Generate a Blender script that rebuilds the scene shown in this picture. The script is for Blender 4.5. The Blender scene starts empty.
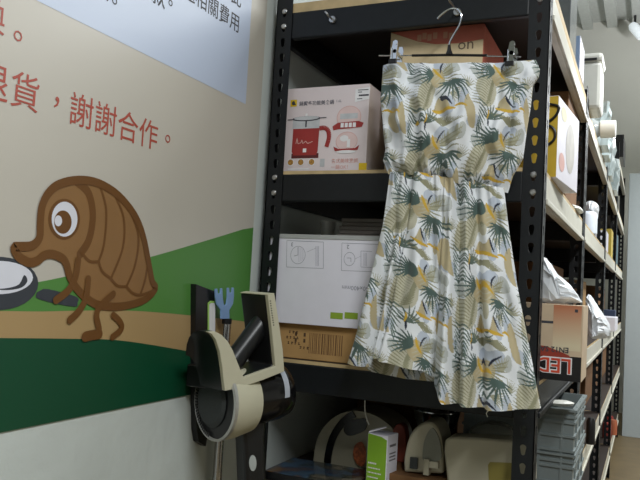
import bpy, bmesh, math, random
import numpy as np
from mathutils import Vector, Matrix
random.seed(7)
C = bpy.context.scene.collection
S = bpy.context.scene
PI = math.pi
# ------------------------------------------------------------------ camera, light, exposure
H = 1.10                                   # camera height above the floor
F = 724.77; YAW, PITCH, ROLL = 0.42561185, 0.0619999, 0.0558088
_fw = np.array([-math.sin(YAW)*math.cos(PITCH), math.cos(YAW)*math.cos(PITCH), math.sin(PITCH)])
_rt = np.array([math.cos(YAW), math.sin(YAW), 0.0]); _up = np.cross(_rt, _fw)
_r2 = _rt*math.cos(ROLL) + _up*math.sin(ROLL); _u2 = np.cross(_r2, _fw)
cam_d = bpy.data.cameras.new('camera'); cam = bpy.data.objects.new('camera', cam_d); C.objects.link(cam)
cam_d.sensor_width = 36.0; cam_d.lens = F/640*36.0; cam_d.clip_start = 0.02
M = Matrix(((_r2[0], _u2[0], -_fw[0], 0), (_r2[1], _u2[1], -_fw[1], 0), (_r2[2], _u2[2], -_fw[2], H), (0, 0, 0, 1)))
cam.matrix_world = M
S.camera = cam
S.view_settings.view_transform = 'Standard'; S.view_settings.look = 'None'
S.view_settings.gamma = 1.0; S.view_settings.use_curve_mapping = False
S.view_settings.exposure = 0.42
w = bpy.data.worlds.new('world'); S.world = w; w.use_nodes = True
w.node_tree.nodes['Background'].inputs[0].default_value = (0.8, 0.9, 1.0, 1); w.node_tree.nodes['Background'].inputs[1].default_value = 0.02
def tube_light(x, y, z, sx, sy, power, col=(0.95, 0.985, 1.0)):
    l = bpy.data.lights.new('ceiling_tube_light', 'AREA'); l.shape = 'RECTANGLE'; l.size = sx; l.size_y = sy; l.energy = power; l.color = col
    o = bpy.data.objects.new('ceiling_tube_light', l); C.objects.link(o); o.location = (x, y, z); return o
for tx, ty, tp in ((0.50, -0.15, 33), (0.60, 2.5, 32), (0.9, 5.4, 42)):
    tube_light(tx, ty, 2.45, 0.12, 1.2, tp)
    tube_light(tx, ty, 2.55, 0.25, 1.2, tp*(0.25 if ty < 5 else 1.6)).rotation_euler = (PI, 0, 0)

# ------------------------------------------------------------------ helpers
def at(px, py, ax, v):
    """point of the place seen at a pixel of the photograph, on the plane axis = v (z measured from the floor)"""
    d = _r2*((px-320)/F) - _u2*((py-240)/F) + _fw
    k = ((v - H) if ax == 2 else v)/d[ax]
    p = d*k
    return Vector((p[0], p[1], p[2]+H))
def at_plane(px, py, p0, n):
    d = Vector(_r2*((px-320)/F) - _u2*((py-240)/F) + _fw); o = Vector((0, 0, H))
    k = (Vector(p0)-o).dot(n)/d.dot(n)
    return o + d*k
def mat(name, col, rough=0.5, metal=0.0, var=0.06, scale=30, bump=0.0, bscale=120, spec=0.5, alpha=1.0, trans=0.0, emit=None, coat=0.0):
    m = bpy.data.materials.new(name); m.use_nodes = True; nt = m.node_tree; b = nt.nodes['Principled BSDF']
    b.inputs['Roughness'].default_value = rough; b.inputs['Metallic'].default_value = metal
    b.inputs['Specular IOR Level'].default_value = spec; b.inputs['Alpha'].default_value = alpha
    b.inputs['Transmission Weight'].default_value = trans; b.inputs['Coat Weight'].default_value = coat
    tc = nt.nodes.new('ShaderNodeTexCoord')
    n = nt.nodes.new('ShaderNodeTexNoise'); n.inputs['Scale'].default_value = scale; n.inputs['Detail'].default_value = 4
    nt.links.new(tc.outputs['Object'], n.inputs['Vector'])
    r = nt.nodes.new('ShaderNodeValToRGB')
    r.color_ramp.elements[0].position = 0.3; r.color_ramp.elements[1].position = 0.7
    r.color_ramp.elements[0].color = (*[max(0, c*(1-var)) for c in col], 1); r.color_ramp.elements[1].color = (*[min(1, c*(1+var)) for c in col], 1)
    nt.links.new(n.outputs['Fac'], r.inputs['Fac']); nt.links.new(r.outputs['Color'], b.inputs['Base Color'])
    if bump:
        n2 = nt.nodes.new('ShaderNodeTexNoise'); n2.inputs['Scale'].default_value = bscale; n2.inputs['Detail'].default_value = 5
        nt.links.new(tc.outputs['Object'], n2.inputs['Vector'])
        bp = nt.nodes.new('ShaderNodeBump'); bp.inputs['Strength'].default_value = bump; bp.inputs['Distance'].default_value = 0.01
        nt.links.new(n2.outputs['Fac'], bp.inputs['Height']); nt.links.new(bp.outputs['Normal'], b.inputs['Normal'])
    if emit:
        b.inputs['Emission Color'].default_value = (*emit[0], 1); b.inputs['Emission Strength'].default_value = emit[1]
    return m
def srgb(r, g, b):
    f = lambda c: (c/255/12.92 if c/255 <= 0.04045 else ((c/255+0.055)/1.055)**2.4)
    return (f(r), f(g), f(b))
def wloc(o):
    v = Vector((0, 0, 0))
    while o is not None:
        v += o.location; o = o.parent
    return v
def obj(name, bm, m, parent=None, smooth=False, bevel=0.0, label=None, recalc=True):
    """links a bmesh (built in world coordinates) as ONE mesh object"""
    if recalc: bmesh.ops.recalc_face_normals(bm, faces=bm.faces)
    me = bpy.data.meshes.new(name)
    if parent is None:
        xs = [v.co for v in bm.verts]
        lo = Vector([min(c[i] for c in xs) for i in range(3)]); hi = Vector([max(c[i] for c in xs) for i in range(3)])
        base = Vector(((lo.x+hi.x)/2, (lo.y+hi.y)/2, lo.z)); loc = base
    else:
        base = wloc(parent); loc = Vector((0, 0, 0))
    bm.transform(Matrix.Translation(-base))
    bm.to_mesh(me); bm.free()
    for x in (m if isinstance(m, (list, tuple)) else [m]): me.materials.append(x)
    if smooth:
        for p in me.polygons: p.use_smooth = True
        try: me.set_sharp_from_angle(angle=math.radians(42))
        except Exception: pass
    o = bpy.data.objects.new(name, me); C.objects.link(o); o.location = loc
    if parent is not None: o.parent = parent
    if bevel:
        b = o.modifiers.new('bevel', 'BEVEL'); b.width = bevel; b.segments = 2; b.limit_method = 'ANGLE'
    if label: o['label'] = label
    return o
def tag(o, label, cat, group=None):
    o['label'] = label; o['category'] = cat
    if group: o['group'] = group
    return o
def thing(name, loc, label, cat, group=None):
    o = bpy.data.objects.new(name, None); C.objects.link(o); o.location = loc; o.empty_display_size = 0.05
    return tag(o, label, cat, group)
def struct(o):
    o['kind'] = 'structure'; return o
def BM(): return bmesh.new()
def add_box(bm, lo, hi, rot=0.0, piv=None, mi=0):
    vs = [Vector((x, y, z)) for x in (lo[0], hi[0]) for y in (lo[1], hi[1]) for z in (lo[2], hi[2])]
    if rot:
        p = Vector(piv) if piv else Vector(((lo[0]+hi[0])/2, (lo[1]+hi[1])/2, 0)); R = Matrix.Rotation(rot, 3, 'Z')
        vs = [R @ (v - p) + p for v in vs]
    v = [bm.verts.new(c) for c in vs]
    for f in ((0, 1, 3, 2), (4, 6, 7, 5), (0, 4, 5, 1), (2, 3, 7, 6), (0, 2, 6, 4), (1, 5, 7, 3)):
        fc = bm.faces.new([v[i] for i in f]); fc.material_index = mi
    return bm
def box(lo, hi, rot=0.0, piv=None): return add_box(BM(), lo, hi, rot, piv)
def add_poly(bm, pts, mi=0):
    f = bm.faces.new([bm.verts.new(p) for p in pts]); f.material_index = mi
    return f
def add_prism(bm, pts, vec, pts2=None):
    a = [bm.verts.new(p) for p in pts]; b = [bm.verts.new(p) for p in (pts2 or [Vector(q)+Vector(vec) for q in pts])]
    n = len(a)
    bm.faces.new(a); bm.faces.new(b[::-1])
    for i in range(n): bm.faces.new((a[i], a[(i+1) % n], b[(i+1) % n], b[i]))
    return bm
def add_tube(bm, path, r, n=10, cap=True):
    path = [Vector(p) for p in path]; rings = []
    rr = r if isinstance(r, (list, tuple)) else [r]*len(path)
    nrm = None
    for i, p in enumerate(path):
        t = (path[min(i+1, len(path)-1)] - path[max(i-1, 0)]).normalized()
        if nrm is None:
            nrm = t.orthogonal().normalized()
        nrm = (nrm - t*nrm.dot(t)).normalized(); bn = t.cross(nrm)
        rings.append([bm.verts.new(p + (nrm*math.cos(a) + bn*math.sin(a))*rr[i]) for a in [2*PI*k/n for k in range(n)]])
    for a, b in zip(rings, rings[1:]):
        for k in range(n): bm.faces.new((a[k], a[(k+1) % n], b[(k+1) % n], b[k]))
    if cap:
        bm.faces.new(rings[0][::-1]); bm.faces.new(rings[-1])
    return bm
def add_lathe(bm, origin, axis, prof, n=28, sx=1.0, sy=1.0, ref=None):
    """prof: (radius, distance along axis)"""
    o = Vector(origin); a = Vector(axis).normalized(); u = (Vector(ref) if ref else a.orthogonal()); u = (u - a*u.dot(a)).normalized(); v = a.cross(u)
    rings = []
    for r, d in prof:
        if r < 1e-6: rings.append([bm.verts.new(o + a*d)])
        else: rings.append([bm.verts.new(o + a*d + (u*math.cos(t)*sx + v*math.sin(t)*sy)*r) for t in [2*PI*k/n for k in range(n)]])
    for p, q in zip(rings, rings[1:]):
        if len(p) == 1 and len(q) == 1: continue
        for k in range(n):
            k2 = (k+1) % n
            if len(p) == 1: bm.faces.new((p[0], q[k2], q[k]))
            elif len(q) == 1: bm.faces.new((p[k], p[k2], q[0]))
            else: bm.faces.new((p[k], p[k2], q[k2], q[k]))
    if len(rings[0]) > 1: bm.faces.new(rings[0][::-1])
    if len(rings[-1]) > 1: bm.faces.new(rings[-1])
    return bm
def spline(pts, k=6, closed=False):
    pts = [Vector(p) for p in pts]; n = len(pts); out = []
    rng = range(n if closed else n-1)
    for i in rng:
        g = (lambda j: pts[j % n]) if closed else (lambda j: pts[max(0, min(n-1, j))])
        p0, p1, p2, p3 = g(i-1), g(i), g(i+1), g(i+2)
        for s in range(k):
            t = s/k
            out.append(0.5*((2*p1) + (p2-p0)*t + (2*p0-5*p1+4*p2-p3)*t*t + (3*p1-p0-3*p2+p3)*t**3))
    if not closed: out.append(pts[-1])
    return out
_adv = [None]
def text_bm(s, adv, origin, xd, yd, bold=0.0):
    """lettering: adv = advance of one full-width character, origin = baseline start"""
    def mk(t):
        cu = bpy.data.curves.new('lettering', 'FONT'); cu.body = t; cu.size = 1.0; cu.offset = bold; cu.resolution_u = 2
        o = bpy.data.objects.new('lettering', cu); C.objects.link(o)
        dg = bpy.context.evaluated_depsgraph_get(); dg.update()
        me = bpy.data.meshes.new_from_object(o.evaluated_get(dg))
        bpy.data.objects.remove(o); bpy.data.curves.remove(cu)
        return me
    if _adv[0] is None:
        a = mk('\u570b'); b = mk('\u570b\u570b'); 
        _adv[0] = max(v.co.x for v in b.vertices) - max(v.co.x for v in a.vertices)
    k = adv/_adv[0]
    me = mk(s); bm = BM(); bm.from_mesh(me); bpy.data.meshes.remove(me)
    xd = Vector(xd).normalized(); yd = Vector(yd).normalized(); o = Vector(origin); nz = xd.cross(yd)
    for v in bm.verts:
        c = v.co.copy(); v.co = o + xd*(c.x*k) + yd*(c.y*k) + nz*0.0
    return bm
def merge(dst, src):
    me = bpy.data.meshes.new('tmp'); src.to_mesh(me); src.free(); dst.from_mesh(me); bpy.data.meshes.remove(me); return dst

# ------------------------------------------------------------------ materials
M_black = mat('black_powder_coat', srgb(20, 23, 26), 0.45, var=0.15, scale=60, bump=0.05, bscale=600, spec=0.35)
M_cream = mat('cream_beam', srgb(205, 202, 188), 0.4, var=0.05)
M_ply = mat('shelf_plywood', srgb(196, 172, 128), 0.6, var=0.18, scale=25)
M_board_shade = mat('shelf_board_shade', srgb(46, 36, 30), 0.55, var=0.15, scale=12)  # shade between the shelves, painted into the board colour
M_plaster = mat('white_painted_plaster', srgb(205, 212, 208), 0.65, var=0.03, scale=4, bump=0.35, bscale=14)
M_grey = mat('grey_painted_wall', srgb(200, 198, 190), 0.7, var=0.03, scale=3, bump=0.05)
M_ceil = mat('ceiling_sheet', srgb(190, 192, 188), 0.6)
M_floor = mat('tan_floor', srgb(108, 92, 64), 0.45, var=0.15, scale=9)
M_door = mat('pale_grey_panel', srgb(170, 178, 180), 0.45, var=0.02)
M_bolt = mat('zinc', srgb(190, 190, 190), 0.28, metal=1.0)
M_steel = mat('brushed_steel', srgb(200, 200, 202), 0.25, metal=1.0)
M_chrome = mat('chrome', srgb(225, 228, 230), 0.12, metal=1.0)
M_ink = mat('dark_ink', srgb(60, 60, 68), 0.6)
M_kraft = mat('kraft_cardboard', srgb(186, 146, 92), 0.75, var=0.08, scale=14)
M_kraft_d = mat('dark_kraft_cardboard', srgb(120, 84, 50), 0.8, var=0.1, scale=14)
M_whitecard = mat('white_carton', srgb(230, 228, 238), 0.5, var=0.02)
M_whiteplastic = mat('white_plastic', srgb(226, 226, 218), 0.35, var=0.03)
M_darkplastic = mat('black_plastic', srgb(20, 20, 22), 0.38, var=0.1)
M_gloss_black = mat('glossy_black_plastic', srgb(16, 16, 18), 0.16, var=0.1)
M_creamplastic = mat('cream_plastic', srgb(176, 170, 148), 0.35, var=0.03)
M_bag = mat('thin_white_bag', srgb(232, 236, 240), 0.4, var=0.03, alpha=0.82)

# ------------------------------------------------------------------ the room
WX = -0.80
struct(obj('floor', box((-0.9, -3.0, -0.1), (3.2, 9.0, 0.0)), M_floor))
struct(obj('ceiling', box((-0.9, -3.0, 4.0), (3.2, 9.0, 4.1)), M_ceil))
struct(obj('wall_left', box((WX-0.1, -3.0, 0.0), (WX, 9.0, 4.0)), M_plaster))
struct(obj('wall_right', box((3.1, -3.0, 0.0), (3.2, 9.0, 4.0)), M_grey))
struct(obj('wall_back', box((WX, 7.9, 0.0), (3.1, 8.0, 4.0)), M_grey))
struct(obj('wall_front', box((WX, -3.0, 0.0), (3.1, -2.9, 4.0)), M_grey))
bm = BM()
for k in range(16):
    x = WX+0.12+k*0.24; add_box(bm, (x, 3.0, 3.93), (x+0.10, 7.9, 4.0))
struct(obj('trim_1', bm, M_ceil))
struct(obj('door_1', box((-0.155, 6.56, 0.0), (0.95, 6.62, 2.18)), M_door, bevel=0.004))

# ------------------------------------------------------------------ shelving racks
def flange(bm, o, xd, nd, z0, z1, wd, th, first, pitch=0.0345, skip=()):
    """a punched steel strip: keyhole slots cut through a strip wd wide standing along z"""
    o = Vector(o); xd = Vector(xd); nd = Vector(nd)
    hx = wd*0.5
    key = []
    for t in np.linspace(-0.15*PI, 1.15*PI, 9): key.append((0.0058*math.cos(t), 0.0035+0.0058*math.sin(t)))
    for t in np.linspace(1.08*PI, 1.92*PI, 5): key.append((0.0036*math.cos(t), -0.0075+0.0036*math.sin(t)))
    zs = []
    z = first
    while z - pitch/2 > z0 + 0.002:
        if z + pitch/2 < z1: zs.append(z)
        z -= pitch
    def quad(a, b):
        for s in (0, th):
            add_poly(bm, [o+xd*a[0]+Vector((0, 0, a[1]))+nd*s, o+xd*b[0]+Vector((0, 0, a[1]))+nd*s, o+xd*b[0]+Vector((0, 0, b[1]))+nd*s, o+xd*a[0]+Vector((0, 0, b[1]))+nd*s])
    top = z1
    for z in zs:
        hi = z+pitch/2; lo = z-pitch/2
        if top-hi > 1e-4: quad((0, hi), (wd, top))
        n = len(key); ring = []
        for (kx, kz) in key:
            m = max(abs(kx)/hx, abs(kz)/(pitch/2)); ring.append((kx/m, kz/m))
        # corners of the cell, joined to the nearest ring point
        cells = []
        for s in (0, th):
            iv = [bm.verts.new(o+xd*(hx+kx)+Vector((0, 0, z+kz))+nd*s) for kx, kz in key]
            ov = [bm.verts.new(o+xd*(hx+kx)+Vector((0, 0, z+kz))+nd*s) for kx, kz in ring]
            cells.append(iv)
            for i in range(n):
                j = (i+1) % n
                a, b = ring[i], ring[j]
                vs = [iv[i], ov[i]]
                ea = abs(abs(a[0])-hx) < 1e-6; eb = abs(abs(b[0])-hx) < 1e-6
                if ea != eb:
                    cx = math.copysign(hx, a[0] if ea else b[0]); cz = math.copysign(pitch/2, b[1] if ea else a[1])
                    vs.append(bm.verts.new(o+xd*(hx+cx)+Vector((0, 0, z+cz))+nd*s))
                elif ea and eb and a[0]*b[0] < 0:
                    for cc in (a, b): vs.append(bm.verts.new(o+xd*(hx+math.copysign(hx, cc[0]))+Vector((0, 0, z+math.copysign(pitch/2, a[1])))+nd*s))
                vs += [ov[j], iv[j]]
                bm.faces.new(vs)
        for i in range(n):
            j = (i+1) % n; bm.faces.new((cells[0][i], cells[0][j], cells[1][j], cells[1][i]))
        top = lo
    quad((0, z0), (wd, top))
    # outer edges
    for x in (0, wd):
        add_poly(bm, [o+xd*x+Vector((0, 0, z0)), o+xd*x+Vector((0, 0, z0))+nd*th, o+xd*x+Vector((0, 0, z1))+nd*th, o+xd*x+Vector((0, 0, z1))])
    for zz in (z0, z1):
        add_poly(bm, [o+Vector((0, 0, zz)), o+xd*wd+Vector((0, 0, zz)), o+xd*wd+Vector((0, 0, zz))+nd*th, o+Vector((0, 0, zz))+nd*th])
XL, XR = -0.783, -0.183
LV = [0.617, 0.249, -0.163, -0.43, -0.83]
def rack(y0, y1, levels, ztop, label, detail=True, board_top=0.008):
    t = thing('storage_rack', ((XL+XR)/2, y0, 0), label, 'shelf', 'black storage racks in a row')
    for (x, sx) in ((XL, 1), (XR, -1)):
        for (y, sy) in ((y0, 1), (y1, -1)):
            bm = BM()
            flange(bm, (x, y, 0), (sx, 0, 0), (0, sy, 0), 0.0, ztop, 0.040, 0.002, H+0.6115)
            flange(bm, (x, y, 0), (0, sy, 0), (sx, 0, 0), 0.0, ztop, 0.040, 0.002, H+0.6115)
            obj('post', bm, M_black, t, recalc=True)
    for z in levels:
        zt = H+z; bt = zt-0.008; bb = bt-0.0605; th = board_top if z == levels[0] else 0.008
        for (ya, yb) in ((y0+0.0005, y0+0.018), (y1-0.018, y1-0.0005)):
            bm = box((XL+0.040, ya, bb), (XR-0.040, yb, bt))
            obj('beam', bm, M_black, t, bevel=0.003)
        for (xa, xb, s) in ((XL+0.0022, XL+0.018, 1), (XR-0.018, XR-0.0022, -1)):
            bm = box((xa, y0+0.040, bb), (xb, y1-0.040, bt))
            if s < 0: add_box(bm, (xb, y0+0.040, bb), (xb+0.006, y1-0.040, bb+0.012))
            obj('side_beam', bm, M_cream if s < 0 and not (detail and z < 0) else M_black, t, bevel=0.002, label='cream side beam' if s < 0 and not (detail and z < 0) else None)  # aisle side beams coloured cream, the front rack's lower ones black
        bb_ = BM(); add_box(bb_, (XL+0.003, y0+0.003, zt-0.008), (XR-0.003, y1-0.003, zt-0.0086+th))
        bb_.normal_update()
        for f in bb_.faces: f.material_index = 1 if abs(f.normal.z) > .5 else 0  # tops and undersides get the painted shade, edges stay plywood
        obj('shelf_board', bb_, [M_ply, M_board_shade], t)
        if detail:
            for x in (XL+0.020, XR-0.020):
                for zz in (bt-0.013, bt-0.047):
                    k = round((H+0.6115-zz)/0.0345); zz = H+0.6115-k*0.0345
                    b = BM(); add_lathe(b, (x, y0+0.001, zz+0.002), (0, -1, 0), [(0.0062, 0), (0.0062, 0.002), (0.0045, 0.0035), (0, 0.004)], n=12)
                    obj('bolt', b, M_black if z < 0.2 else M_bolt, t)
    return t
Y1 = 1.4195
rack(Y1, 2.395, LV, H+0.665, 'front black bolted rack nearest the wall mural, the dress hanging on it', board_top=0.022)
rack(2.40, 3.69, [0.617, 0.249, -0.163, -0.52, -0.9], H+0.64, 'second black rack in the row, right behind the front rack', False)
rack(3.695, 4.985, [0.617, 0.249, -0.163, -0.52, -0.9], H+0.64, 'third black rack in the row, before the last one', False)
rack(4.99, 6.50, [0.95, 0.617, 0.249, -0.163, -0.52, -0.9], H+1.03, 'last and tallest black rack of the row, beside the pale door panel', False)

# ------------------------------------------------------------------ wall mural
MX = WX+0.0015
def mw(px, py, d=0.0): return at(px, py, 0, MX+d)
def Wp(y, z, d=0.0): return Vector((MX+d, y, z+H))
M_mbeige = mat('mural_beige_print', srgb(196, 191, 180), 0.4, var=0.02, scale=3)
M_mpanel = mat('mural_pale_blue_print', srgb(192, 204, 226), 0.4, var=0.02, scale=3)
M_mgreen = mat('mural_green_print', srgb(84, 138, 66), 0.4, var=0.04, scale=3)
M_mdgreen = mat('mural_dark_green_print', srgb(12, 74, 48), 0.4, var=0.05, scale=3)
M_mtan = mat('mural_tan_print', srgb(174, 146, 102), 0.4, var=0.03, scale=3)
M_mred = mat('mural_red_lettering', srgb(172, 74, 58), 0.45, var=0.03)
M_mbody = mat('mural_brown_body', srgb(142, 105, 64), 0.4, var=0.03)
M_mline = mat('mural_brown_outline', srgb(108, 70, 30), 0.4, var=0.03)
M_mwhite = mat('mural_white_print', srgb(224, 226, 236), 0.4, var=0.02)
M_mgrey = mat('mural_charcoal_print', srgb(58, 62, 70), 0.4, var=0.03)
YR, ZB, ZT, YL = 1.400, -0.225, 0.95, 0.15
mural = thing('wall_mural', (WX, (YL+YR)/2, H+ZB), 'large printed mural on the left wall with red lettering and a brown cartoon animal', 'mural')
obj('printed_sheet', box((WX, YL, H+ZB), (MX, YR, H+ZT)), M_mbeige, mural)
def flat(name, polys, m, d, label=None):
    bm = BM()
    for p in polys: add_poly(bm, p)
    bm.normal_update()
    for f in bm.faces:
        if f.normal.x < 0: f.normal_flip()
    bmesh.ops.triangulate(bm, faces=bm.faces)
    return obj(name, bm, m, mural, label=label, recalc=False)
P = lambda pts, d: [mw(x, y, d) for x, y in pts]
def edge_y(px, py, d): 
    p = mw(px, py, d); return p
# bands
hill = spline(P([(-40, 296), (0, 289), (35, 282.5), (54, 279), (105, 268), (154, 256), (205, 241), (250.5, 227)], 0.0002), 4)
hill[-1].y = YR
flat('green_hill', [[Wp(YL, hill[0].z-H-0.02, 0.0002)] + hill + [Wp(YR, -0.12, 0.0002), Wp(YL, -0.12, 0.0002)]], M_mgreen, 0, 'green hill band')
pt = spline(P([(-40, 311), (0, 311), (42, 311.5), (90, 310.5), (137, 311), (196, 316), (250, 322)], 0.0004), 4); pt[-1].y = YR
pb = spline(P([(-40, 338), (0, 338), (83, 339), (125, 341), (187, 351), (250, 363)], 0.0004), 4); pb[-1].y = YR
flat('tan_path', [[Wp(YL, pt[0].z-H, 0.0004)] + pt + [Wp(YR, pb[-1].z-H-0.01, 0.0004), Wp(YL, pb[0].z-H-0.02, 0.0004)]], M_mtan, 0, 'tan path band')
pb2 = [p+Vector((0.0002, 0, 0)) for p in pb]
flat('dark_green_band', [[Wp(YL, pb[0].z-H, 0.0006)] + pb2 + [Wp(YR, ZB, 0.0006), Wp(YL, ZB, 0.0006)]], M_mdgreen, 0, 'dark green bottom band')
flat('notice_panel', [[Wp(YL, 0.380, 0.0004), Wp(1.333, 0.380, 0.0004), Wp(1.329, ZT, 0.0004), Wp(YL, ZT, 0.0004)]], M_mpanel, 0, 'pale blue notice panel')
# lettering
def line(name, m, s, ystart, zc, adv, d, bold): obj(name, text_bm(s, adv, Wp(ystart, zc-0.37*adv, d), (0, 1, 0), (0, 0, 1), bold), m, mural, recalc=False)
for t_, y_ in (('\u9000\u8ca8', 0.654), ('\u8b1d\u8b1d\u5408\u4f5c', 0.820)): line('red_lettering', M_mred, t_, y_, 0.246, 0.055, 0.0006, 0.0)
line('red_lettering', M_mred, '\uff0c', 0.784, 0.262, 0.050, 0.0006, 0.0)
line('red_lettering', M_mred, '\u3002', 1.058, 0.263, 0.050, 0.0006, 0.0)
line('red_lettering', M_mred, '\u63db', 0.639, 0.335, 0.055, 0.0006, 0.0)
line('red_lettering', M_mred, '\u3002', 0.706, 0.333, 0.050, 0.0006, 0.0)
line('dark_lettering', M_ink, '\u9084\u76f8\u95dc\u8cbb\u7528', 1.0815, 0.538, 0.0415, 0.0008, 0.004)
line('dark_lettering', M_ink, '\u6b64', 1.2475, 0.592, 0.0415, 0.0008, 0.004)
line('dark_lettering', M_ink, '\u6b3e', 0.992, 0.494, 0.0415, 0.0008, 0.004)
line('dark_lettering', M_ink, '\u3002', 1.040, 0.505, 0.0400, 0.0008, 0.004)
line('dark_lettering', M_ink, '\u539f', 0.848, 0.451, 0.0415, 0.0008, 0.004)
line('dark_lettering', M_ink, '\u3002', 0.894, 0.452, 0.0400, 0.0008, 0.004)
# cartoon animal
Z2 = lambda pts: [(x/2.4, y/2.4+160) for x, y in pts]
def stroke(bm, pts, wpx, d, k=6, taper=None, closed=False):
    c = spline([mw(x, y, d) for x, y in pts], k, closed)
    a = (mw(pts[0][0], pts[0][1], d)); sc = 1/520.0
    L = []; R = []
    n = len(c)
    for i, p in enumerate(c):
        q0 = c[(i-1) % n] if closed else c[max(0, i-1)]; q1 = c[(i+1) % n] if closed else c[min(n-1, i+1)]
        t = (q1-q0).normalized(); nn = Vector((0, -t.z, t.y))
        h = 0.5*wpx*sc*(taper(i/(n-1)) if taper else 1.0)
        L.append(p+nn*h); R.append(p-nn*h)
    lv = [bm.verts.new(p) for p in L]; rv = [bm.verts.new(p) for p in R]
    for i in range(n if closed else n-1):
        j = (i+1) % n; bm.faces.new((lv[i], rv[i], rv[j], lv[j]))
    if not closed:
        for p, q, s in ((c[0], c[1], -1), (c[-1], c[-2], -1)):
            t = (q-p).normalized(); h = 0.5*wpx*sc*(taper(0 if s and p is c[0] else 1) if taper else 1.0)
            nn = Vector((0, -t.z, t.y))
            add_poly(bm, [p + nn*h*math.cos(a) - t*h*math.sin(a) for a in np.linspace(0, PI, 9)])
def flip_up(bm):
    bm.normal_update()
    for f in bm.faces:
        if f.normal.x < 0: f.normal_flip()
    return bm
body = Z2([(34, 210), (48, 208), (78, 205), (95, 186), (97, 150), (101, 112), (116, 80), (143, 58), (190, 48), (238, 56), (285, 85), (324, 133), (344, 182), (358, 250), (366, 292), (374, 308), (350, 334), (310, 348), (270, 352), (228, 345), (190, 315), (168, 280), (160, 252), (150, 236), (125, 226), (105, 230), (90, 242), (70, 246), (45, 232)])
animal_body = flat('cartoon_animal', [spline(P(body, 0.0008), 4, True)], M_mbody, 0, 'brown round-backed cartoon animal with a long snout')
bm = BM(); D = 0.0010
stroke(bm, body, 7.0, D+0.0007, 4, closed=True)
stroke(bm, Z2([(185, 52), (210, 75), (221, 110), (222, 150), (212, 195), (192, 226)]), 7.5, D)
for ln in ([(240, 62), (255, 120), (250, 200), (237, 243)], [(275, 82), (297, 140), (295, 210), (267, 283)], [(308, 112), (332, 180), (325, 250), (304, 303)], [(335, 150), (355, 220), (350, 280), (337, 323)],
           [(196, 222), (215, 243), (237, 244)], [(237, 244), (246, 268), (266, 284)], [(266, 284), (282, 302), (304, 304)], [(304, 304), (318, 319), (337, 324), (362, 316)]):
    D += 0.00006; stroke(bm, Z2(ln), 2.6, D)
for ln in ([(188, 240), (182, 278), (165, 312), (135, 336)], [(212, 286), (207, 330), (190, 362), (168, 384)]): stroke(bm, Z2(ln), 6.5, D+0.0010)
stroke(bm, Z2([(272, 322), (240, 352), (232, 375), (238, 408), (230, 420)]), 6.5, D+0.0011)
stroke(bm, Z2([(238, 418), (222, 420), (205, 424)]), 8.5, D+0.0012)
stroke(bm, Z2([(272, 372), (288, 388), (292, 405), (270, 425)]), 6.0, D+0.0011)
obj('outline', flip_up(bm), M_mline, animal_body, recalc=False)
def ell(cx, cy, rx, ry, d, n=30, a0=0, a1=2*PI): return [mw(cx+rx*math.cos(t), cy+ry*math.sin(t), d) for t in np.linspace(a0, a1, n, endpoint=(a1-a0 < 6))]
E2 = lambda cx, cy, rx, ry, d: ell(cx/2.4, cy/2.4+160, rx/2.4, ry/2.4, d)
bm = BM()
add_poly(bm, E2(154, 142, 38, 49, 0.0012), 0); add_poly(bm, E2(155, 142, 31, 42, 0.0014), 1)
add_poly(bm, E2(151, 149, 21, 28, 0.0016), 0); add_poly(bm, E2(140, 146, 9, 13, 0.0018), 1)
obj('eye', flip_up(bm), [M_mline, M_mwhite], animal_body, recalc=False)
# magnifying glass printed on the mural
bm = BM()
add_poly(bm, E2(-5, 296, 97, 64, 0.0010), 0)
add_poly(bm, E2(-3, 282, 82, 40, 0.0012), 1)
add_poly(bm, [mw(x, y, 0.0010) for x, y in Z2([(88, 318), (104, 309), (120, 310), (120, 340), (100, 336), (86, 330)])], 0)
add_poly(bm, spline([mw(x, y, 0.0012) for x, y in Z2([(108, 309), (183, 328), (186, 342), (178, 352), (108, 338), (103, 324)])], 3, True), 0)
add_poly(bm, spline([mw(x, y, 0.0014) for x, y in Z2([(58, 276), (66, 290), (52, 306), (20, 312), (-10, 310), (20, 307), (46, 298)])], 3, True), 0)
obj('magnifying_glass_print', flip_up(bm), [M_mgrey, M_mwhite], mural, recalc=False, label='dark rimmed magnifying glass')

# ------------------------------------------------------------------ the hanging dress
YD = 1.352
W_ = lambda px, py: at(px, py, 1, YD)
def interp(tab, t):
    xs = [a[0] for a in tab]; ys = [a[1] for a in tab]; return np.interp(t, xs, ys)
# --- print of the fabric: one repeat, drawn as coloured leaf shapes
TW, TH = 0.125, 0.133
NX, NY = 330, 350
PXW = 66.0; PYH = 70.0
gx, gy = np.meshgrid((np.arange(NX)+0.5)/NX*PXW, (np.arange(NY)+0.5)/NY*PYH)
tile = np.zeros((NY, NX, 3)); tile[:] = srgb(232, 235, 238)
def paint(mask, c): tile[mask] = srgb(*c)
def wraps(fn):
    m = np.zeros((NY, NX), bool)
    for ox in (-PXW, 0, PXW):
        for oy in (-PYH, 0, PYH): m |= fn(gx+ox, gy+oy)
    return m
def blade(x, y, ang, ln, wd):
    wd = wd*.86
    a = math.radians(ang); dx, dy = math.cos(a), -math.sin(a)
    def f(X, Y):
        t = ((X-x)*dx+(Y-y)*dy)/ln; s = (X-x)*-dy+(Y-y)*dx
        tt = np.clip(t, 0, 1)
        return (t > 0) & (t < 1) & (np.abs(s + 0.04*ln*(tt*tt)) < wd*np.sin(PI*tt**0.8)**0.8)
    return wraps(f)
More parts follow.
